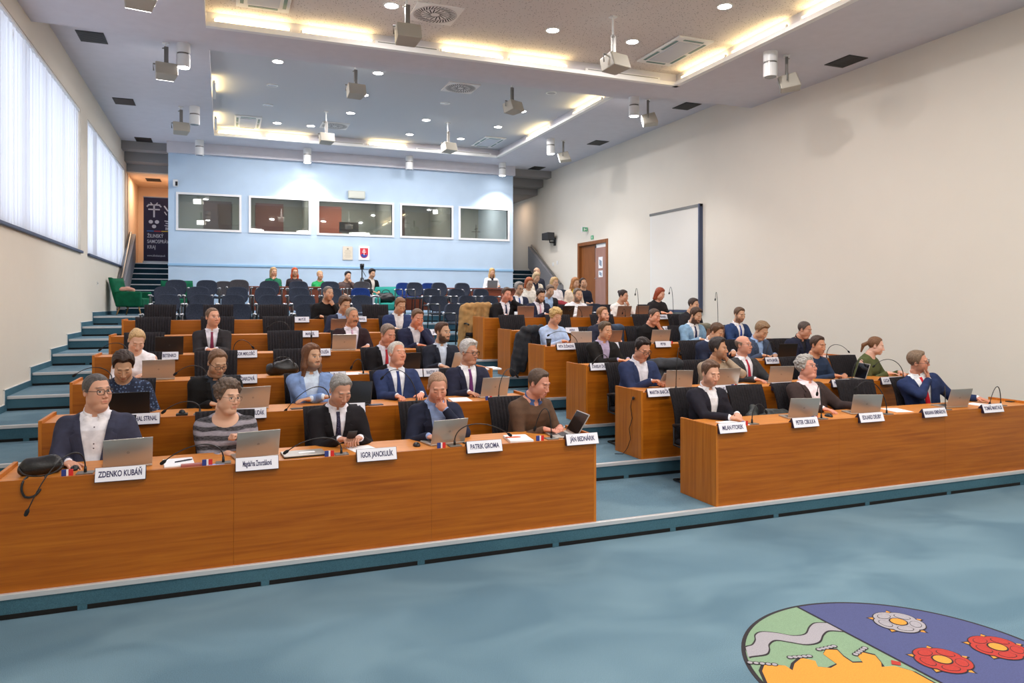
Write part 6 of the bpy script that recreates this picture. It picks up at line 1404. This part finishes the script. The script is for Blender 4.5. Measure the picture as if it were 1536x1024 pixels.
for i, y in enumerate((18.6, 15.6)): tube(8.05, y, zt, 1.5, 'y', 'warm glowing tube on the right edge of the rear tray, %s one' % ['farther', 'nearer'][i])
for i, y in enumerate((20.6, 17.4)): tube(-.19, y, zt, 1.3, 'y', 'warm glowing tube on the left edge of the rear tray, %s one' % ['farther', 'nearer'][i])
def channel(x, y, z, L, label):
    t = thing('light_channel', label, 'fitting', (x, y, z), 0, 'unlit battens'); MB().box((-L / 2, -.03, -.03), (L / 2, .03, .02)).build('batten', M_WHITE, t); MB().box((-L / 2 + .05, -.032, -.01), (L / 2 - .05, -.030, .004)).build('slot', M_POLE, t)
channel(2.87, 12.11, Z1 + .105, 1.1, 'unlit batten between the tubes on the front tray edge'); channel(7.0, 12.11, Z1 + .105, 1.6, 'unlit batten near the right corner of the front tray')
channel(3.2, 21.68, Z2 + .095, 1.3, 'unlit batten left of the middle tube on the rear tray edge'); channel(6.6, 21.68, Z2 + .095, 2.4, 'unlit batten at the right end of the rear tray edge')
def cyl(x, y, z, label, lit):
    t = thing('cylinder_light', label, 'ceiling light', (x, y, z), 0, 'white cylinder ceiling lights')
    MB().tube([(0, 0, 0), (0, 0, -.17)], .115, 24).build('mount', M_WHITE, t, smooth=False); MB().tube([(0, 0, -.17), (0, 0, -.20)], .105, 24).build('band', M_POLE, t); MB().tube([(0, 0, -.20), (0, 0, -.42)], .115, 24).build('shade', M_WHITE, t)
    MB().disc((0, 0), .095, -.424, -.4205).build('lens', M_CYL if lit else mat('dark lens', (120, 124, 128), .2), t)
    if lit: lamp('SPOT', (0, 0, -.45), lit, E_COOL, t, .08, (0, 0, 0), spot=R(110), name='lamp')
for x, y, z, w, lit in ((-.66, 14.22, Z2, 'left soffit, nearest, glowing', 130), (-.63, 18.65, Z2, 'left soffit, middle, unlit', 0), (-.63, 22.42, Z2, 'left end above the blue wall, unlit', 0), (2.31, 22.45, Z2, 'second above the blue wall, glowing', 170), (5.38, 22.43, Z2, 'third above the blue wall, unlit', 0), (8.46, 22.4, Z2, 'right end above the blue wall, glowing', 170), (8.51, 14.23, Z2, 'right soffit, middle, glowing', 130), (8.48, 18.64, Z2, 'right soffit, farther, glowing', 130), (8.53, 9.87, Z1, 'right front soffit, nearest, unlit', 0), (-.66, 9.87, Z1, 'left front soffit, glowing above the frame', 130)):
    cyl(x, y, z, 'white cylinder light on the ' + w, lit)
def flood(x, y, z, drop, label, aim=0, lit=False, scale=1.0):
    t = thing('floodlight', label, 'floodlight', (x, y, z), R(aim), 'grey hanging floodlights'); s = scale
    MB().tube([(0, 0, 0), (0, 0, -drop)], .016, 8).build('rod', M_WHITE, t); MB().cbox((0, 0, -.01), (.1, .1, .02)).build('ceiling_plate', M_WHITE, t)
    MB().cbox((0.01, 0, -drop - .14), (.07, .05, .34)).build('ballast', M_POLE, t, bevel=.006); MB().tube([(0, -.035, -drop + .0), (-.06, -.035, -drop - .02)], .01, 6).build('clamp', M_POLE, t)
    z1 = -drop - .30
    q = [(-.20, z1), (.20, z1), (.21, z1 - .22), (-.19, z1 - .26)]
    h = MB(); P_ = [(-.17, -.16), (.17, -.16), (.17, .12), (-.17, .12)]
    M = Matrix.Translation((0, 0, z1 - .12)) @ Matrix.Rotation(R(-14), 4, 'X')
    h.add([M @ Vector(p) for p in ((-.18, -.17, .10), (.18, -.17, .10), (.18, -.20, -.14), (-.18, -.20, -.14), (-.15, .12, .12), (.15, .12, .12), (.15, .12, -.10), (-.15, .12, -.10))], [(0, 1, 2, 3), (7, 6, 5, 4), (0, 4, 5, 1), (1, 5, 6, 2), (2, 6, 7, 3), (3, 7, 4, 0)])
    h.build('housing', M_BEIGE, t, bevel=.015, fix=True)
    M2 = M @ Matrix.Translation((0, .125, .0))
    MB().box((-.14, -.002, -.09), (.14, .006, .10), 0, M2).build('lens', emit('flood glow', (255, 252, 250), 9) if lit else mat('flood glass', (150, 150, 146), .15), t)
    MB().tube([(-.19, 0, z1 - .12), (-.2, 0, z1 + .0), (.2, 0, z1 + .0), (.19, 0, z1 - .12)], .012, 6).build('yoke', M_POLE, t)
FL = [(2.48, 10.5, T1, .15, 'front tray, beside the nearest round vent', 0, 0), (5.64, 10.06, T1, .32, 'front tray, right of the middle', 14, 0), (-.95, 9.9, Z1, .1, 'front left soffit at the top of the picture', 10, 1), (8.9, 9.9, Z1, .06, 'right front soffit beside the unlit cylinder', 50, 0),
      (-.95, 14.27, Z2, .1, 'left soffit, nearer', 10, 1), (-.93, 18.77, Z2, .1, 'left soffit, farther', 8, 0), (8.88, 14.25, Z2, .05, 'right soffit, nearer', 60, 1), (8.91, 18.73, Z2, .05, 'right soffit, farther', 60, 1),
      (2.49, 15.06, T2, .12, 'rear tray, nearer left', 6, 0), (5.9, 15.03, T2, .12, 'rear tray, nearer right', 24, 0), (2.4, 18.93, T2, .28, 'rear tray, farther left', 6, 0), (5.59, 18.92, T2, .26, 'rear tray, farther right', 14, 0)]
for x, y, z, d, w, aim, lit in FL: flood(x, y, z, d, 'grey box floodlight hanging from the ' + w, aim, lit)
def swirl(x, y, z, label):
    t = thing('swirl_vent', label, 'vent', (x, y, z), 0, 'square swirl air vents')
    MB().box((-.36, -.36, -.02), (.36, .36, 0)).build('plate', mat('vent plate', (238, 234, 230), .6), t, bevel=.004)
    s = MB(); b = MB()
    for r0, r1, n, w, tw in ((.07, .20, 16, .017, .5), (.22, .315, 36, .017, .2)):
        for i in range(n):
            a = 2 * PI * i / n; c, d = math.cos(a), math.sin(a); c2, d2 = math.cos(a + tw), math.sin(a + tw)
            p0, p1 = Vector((r0 * c, r0 * d, -.0215)), Vector((r1 * c2, r1 * d2, -.0215)); v = (p1 - p0).normalized(); nn = Vector((-v.y, v.x, 0)) * w / 2
            s.add([p0 - nn, p0 + nn, p1 + nn, p1 - nn], [(0, 1, 2, 3)])
    s.build('slots', M_DARK, t); ring(.20, .22, -.024, -.020).build('ring', mat('vent ring', (206, 200, 196), .6), t); ring(.318, .34, -.024, -.02).build('ring', mat('vent ring', (206, 200, 196), .6), t)
swirl(3.03, 10.95, T1, 'square swirl vent in the front tray, largest in view'); swirl(4.94, 15.73, T2, 'square swirl vent in the rear tray, nearer, right of the middle'); swirl(2.81, 20.33, T2, 'square swirl vent in the rear tray, farther')
def cassette(x, y, z, w, l, label):
    t = thing('air_conditioner', label, 'air conditioner', (x, y, z), 0, 'ceiling cassette air conditioners')
    MB().box((-w / 2, -l / 2, -.035), (w / 2, l / 2, 0)).build('frame', M_WHITE, t, bevel=.01); MB().box((-w * .3, -l * .36, -.045), (w * .3, l * .36, -.034)).build('grille', mat('cassette grille', (196, 200, 208), .5), t, bevel=.004)
    lv = mat('louvre teal', (70, 116, 112), .4)
    for s in (-1, 1):
        for q in (-1, 1): MB().box((s * w * .40 - .025, q * l * .21 - l * .17, -.040), (s * w * .40 + .025, q * l * .21 + l * .17, -.033)).build('louvre', lv, t)
        MB().box((-w * .28, s * l * .43 - .025, -.040), (w * .28, s * l * .43 + .025, -.033)).build('louvre', lv, t)
cassette(7.40, 11.02, T1, .70, 1.36, 'white ceiling air conditioner in the right corner of the front tray'); cassette(.55, 11.0, T1, .75, 1.4, 'white ceiling air conditioner at the top left of the front tray')
cassette(.6, 20.76, T2, .66, 1.36, 'white ceiling air conditioner at the left of the rear tray'); cassette(7.36, 20.66, T2, .66, 1.3, 'white ceiling air conditioner at the right corner of the rear tray')
for x, y, z, w in ((-2.11, 14.42, Z2, 'left soffit, nearest'), (-2.1, 18.74, Z2, 'left soffit, middle'), (-2.08, 22.9, Z2, 'left soffit, by the corridor'), (10.02, 14.4, Z2, 'right soffit, middle'), (9.94, 18.6, Z2, 'right soffit, farther'), (9.87, 22.83, Z2, 'right soffit, farthest'), (10.07, 9.76, Z1, 'right front soffit'), (-2.05, 25.6, 6.05, 'orange corridor ceiling')):
    t = thing('air_grille', 'dark rectangular air grille in the ' + w, 'vent', (x, y, z), 0, 'dark air grilles'); MB().box((-.21, -.28, -.012), (.21, .28, 0)).build('frame', M_GRILL, t)
    s = MB()
    for i in range(9): s.box((-.19, -.25 + .056 * i, -.016), (.19, -.215 + .056 * i, -.011))
    s.build('slats', M_BLACK, t)

# lettering becomes plain mesh
dg = bpy.context.evaluated_depsgraph_get()
for o in [q for q in SC.objects if q.type == 'FONT']:
    me = bpy.data.meshes.new_from_object(o.evaluated_get(dg)); nm = o.name; par, ml = o.parent, o.matrix_local.copy()
    bpy.data.objects.remove(o); n = bpy.data.objects.new('lettering', me); COL.objects.link(n); n.parent = par; n.matrix_local = ml

# daylight through the blinds, added fill and lamps beyond the frame
for a, b, e in ((2.0, 9.2, 1.0), (9.9, 16.91, 1.0), (17.72, 23.9, 1.0)):
    lamp('AREA', (XL - .55, (a + b) / 2, 4.64), DAY * (b - a) * e, (236, 242, 255), None, b - a, (0, R(-90), 0), 2.8, name='daylight').rotation_euler = (R(90), 0, R(-90))
for x in (1.5, 4.5, 7.5):
    for y in (-1.5, 2.2): lamp('AREA', (x, y, Z1 - .05), FILL, (255, 248, 240), None, 1.2, name='fill_lamp')  # unseen fill added to brighten the front, no fitting modelled
lamp('AREA', (-2.06, 25.4, 6.0), 30, (255, 220, 186), None, .5, name='corridor_lamp')
[lamp('AREA', (x, 24.6, 5.9), e, (255, 236, 222), None, .5, name='booth_fill') for x, e in ((-.4, 40), (1.6, 40), (3.8, 66), (6.1, 36), (8.0, 44))]  # added out of sight in each booth to brighten the interior
lamp('AREA', (9.8, 25.6, 6.0), 10, (255, 220, 190), None, .4, name='corridor_lamp')
w = bpy.data.worlds.new('daylight sky'); SC.world = w; w.use_nodes = True
bg = w.node_tree.nodes['Background']; bg.inputs[0].default_value = (.75, .85, 1, 1); bg.inputs[1].default_value = 1.0
c = bpy.data.cameras.new('camera'); co = bpy.data.objects.new('camera', c); COL.objects.link(co)
c.sensor_width = 36; c.lens = FOC / 1536 * 36; c.shift_y = -(512 - HOR) / 1536; c.clip_end = 100; c.clip_start = .05
co.location = (0, 0, EYE); co.rotation_euler = (R(90), 0, -YAW)
SC.camera = co
v = SC.view_settings; v.view_transform = 'Standard'; v.look = 'None'; v.gamma = 1; v.exposure = EXPO; v.use_curve_mapping = False
SC.cycles.use_denoising = True; SC.cycles.max_bounces = 7; SC.cycles.diffuse_bounces = 5; SC.cycles.glossy_bounces = 3; SC.cycles.transmission_bounces = 4; SC.cycles.transparent_max_bounces = 8
SC.cycles.sample_clamp_indirect = 6
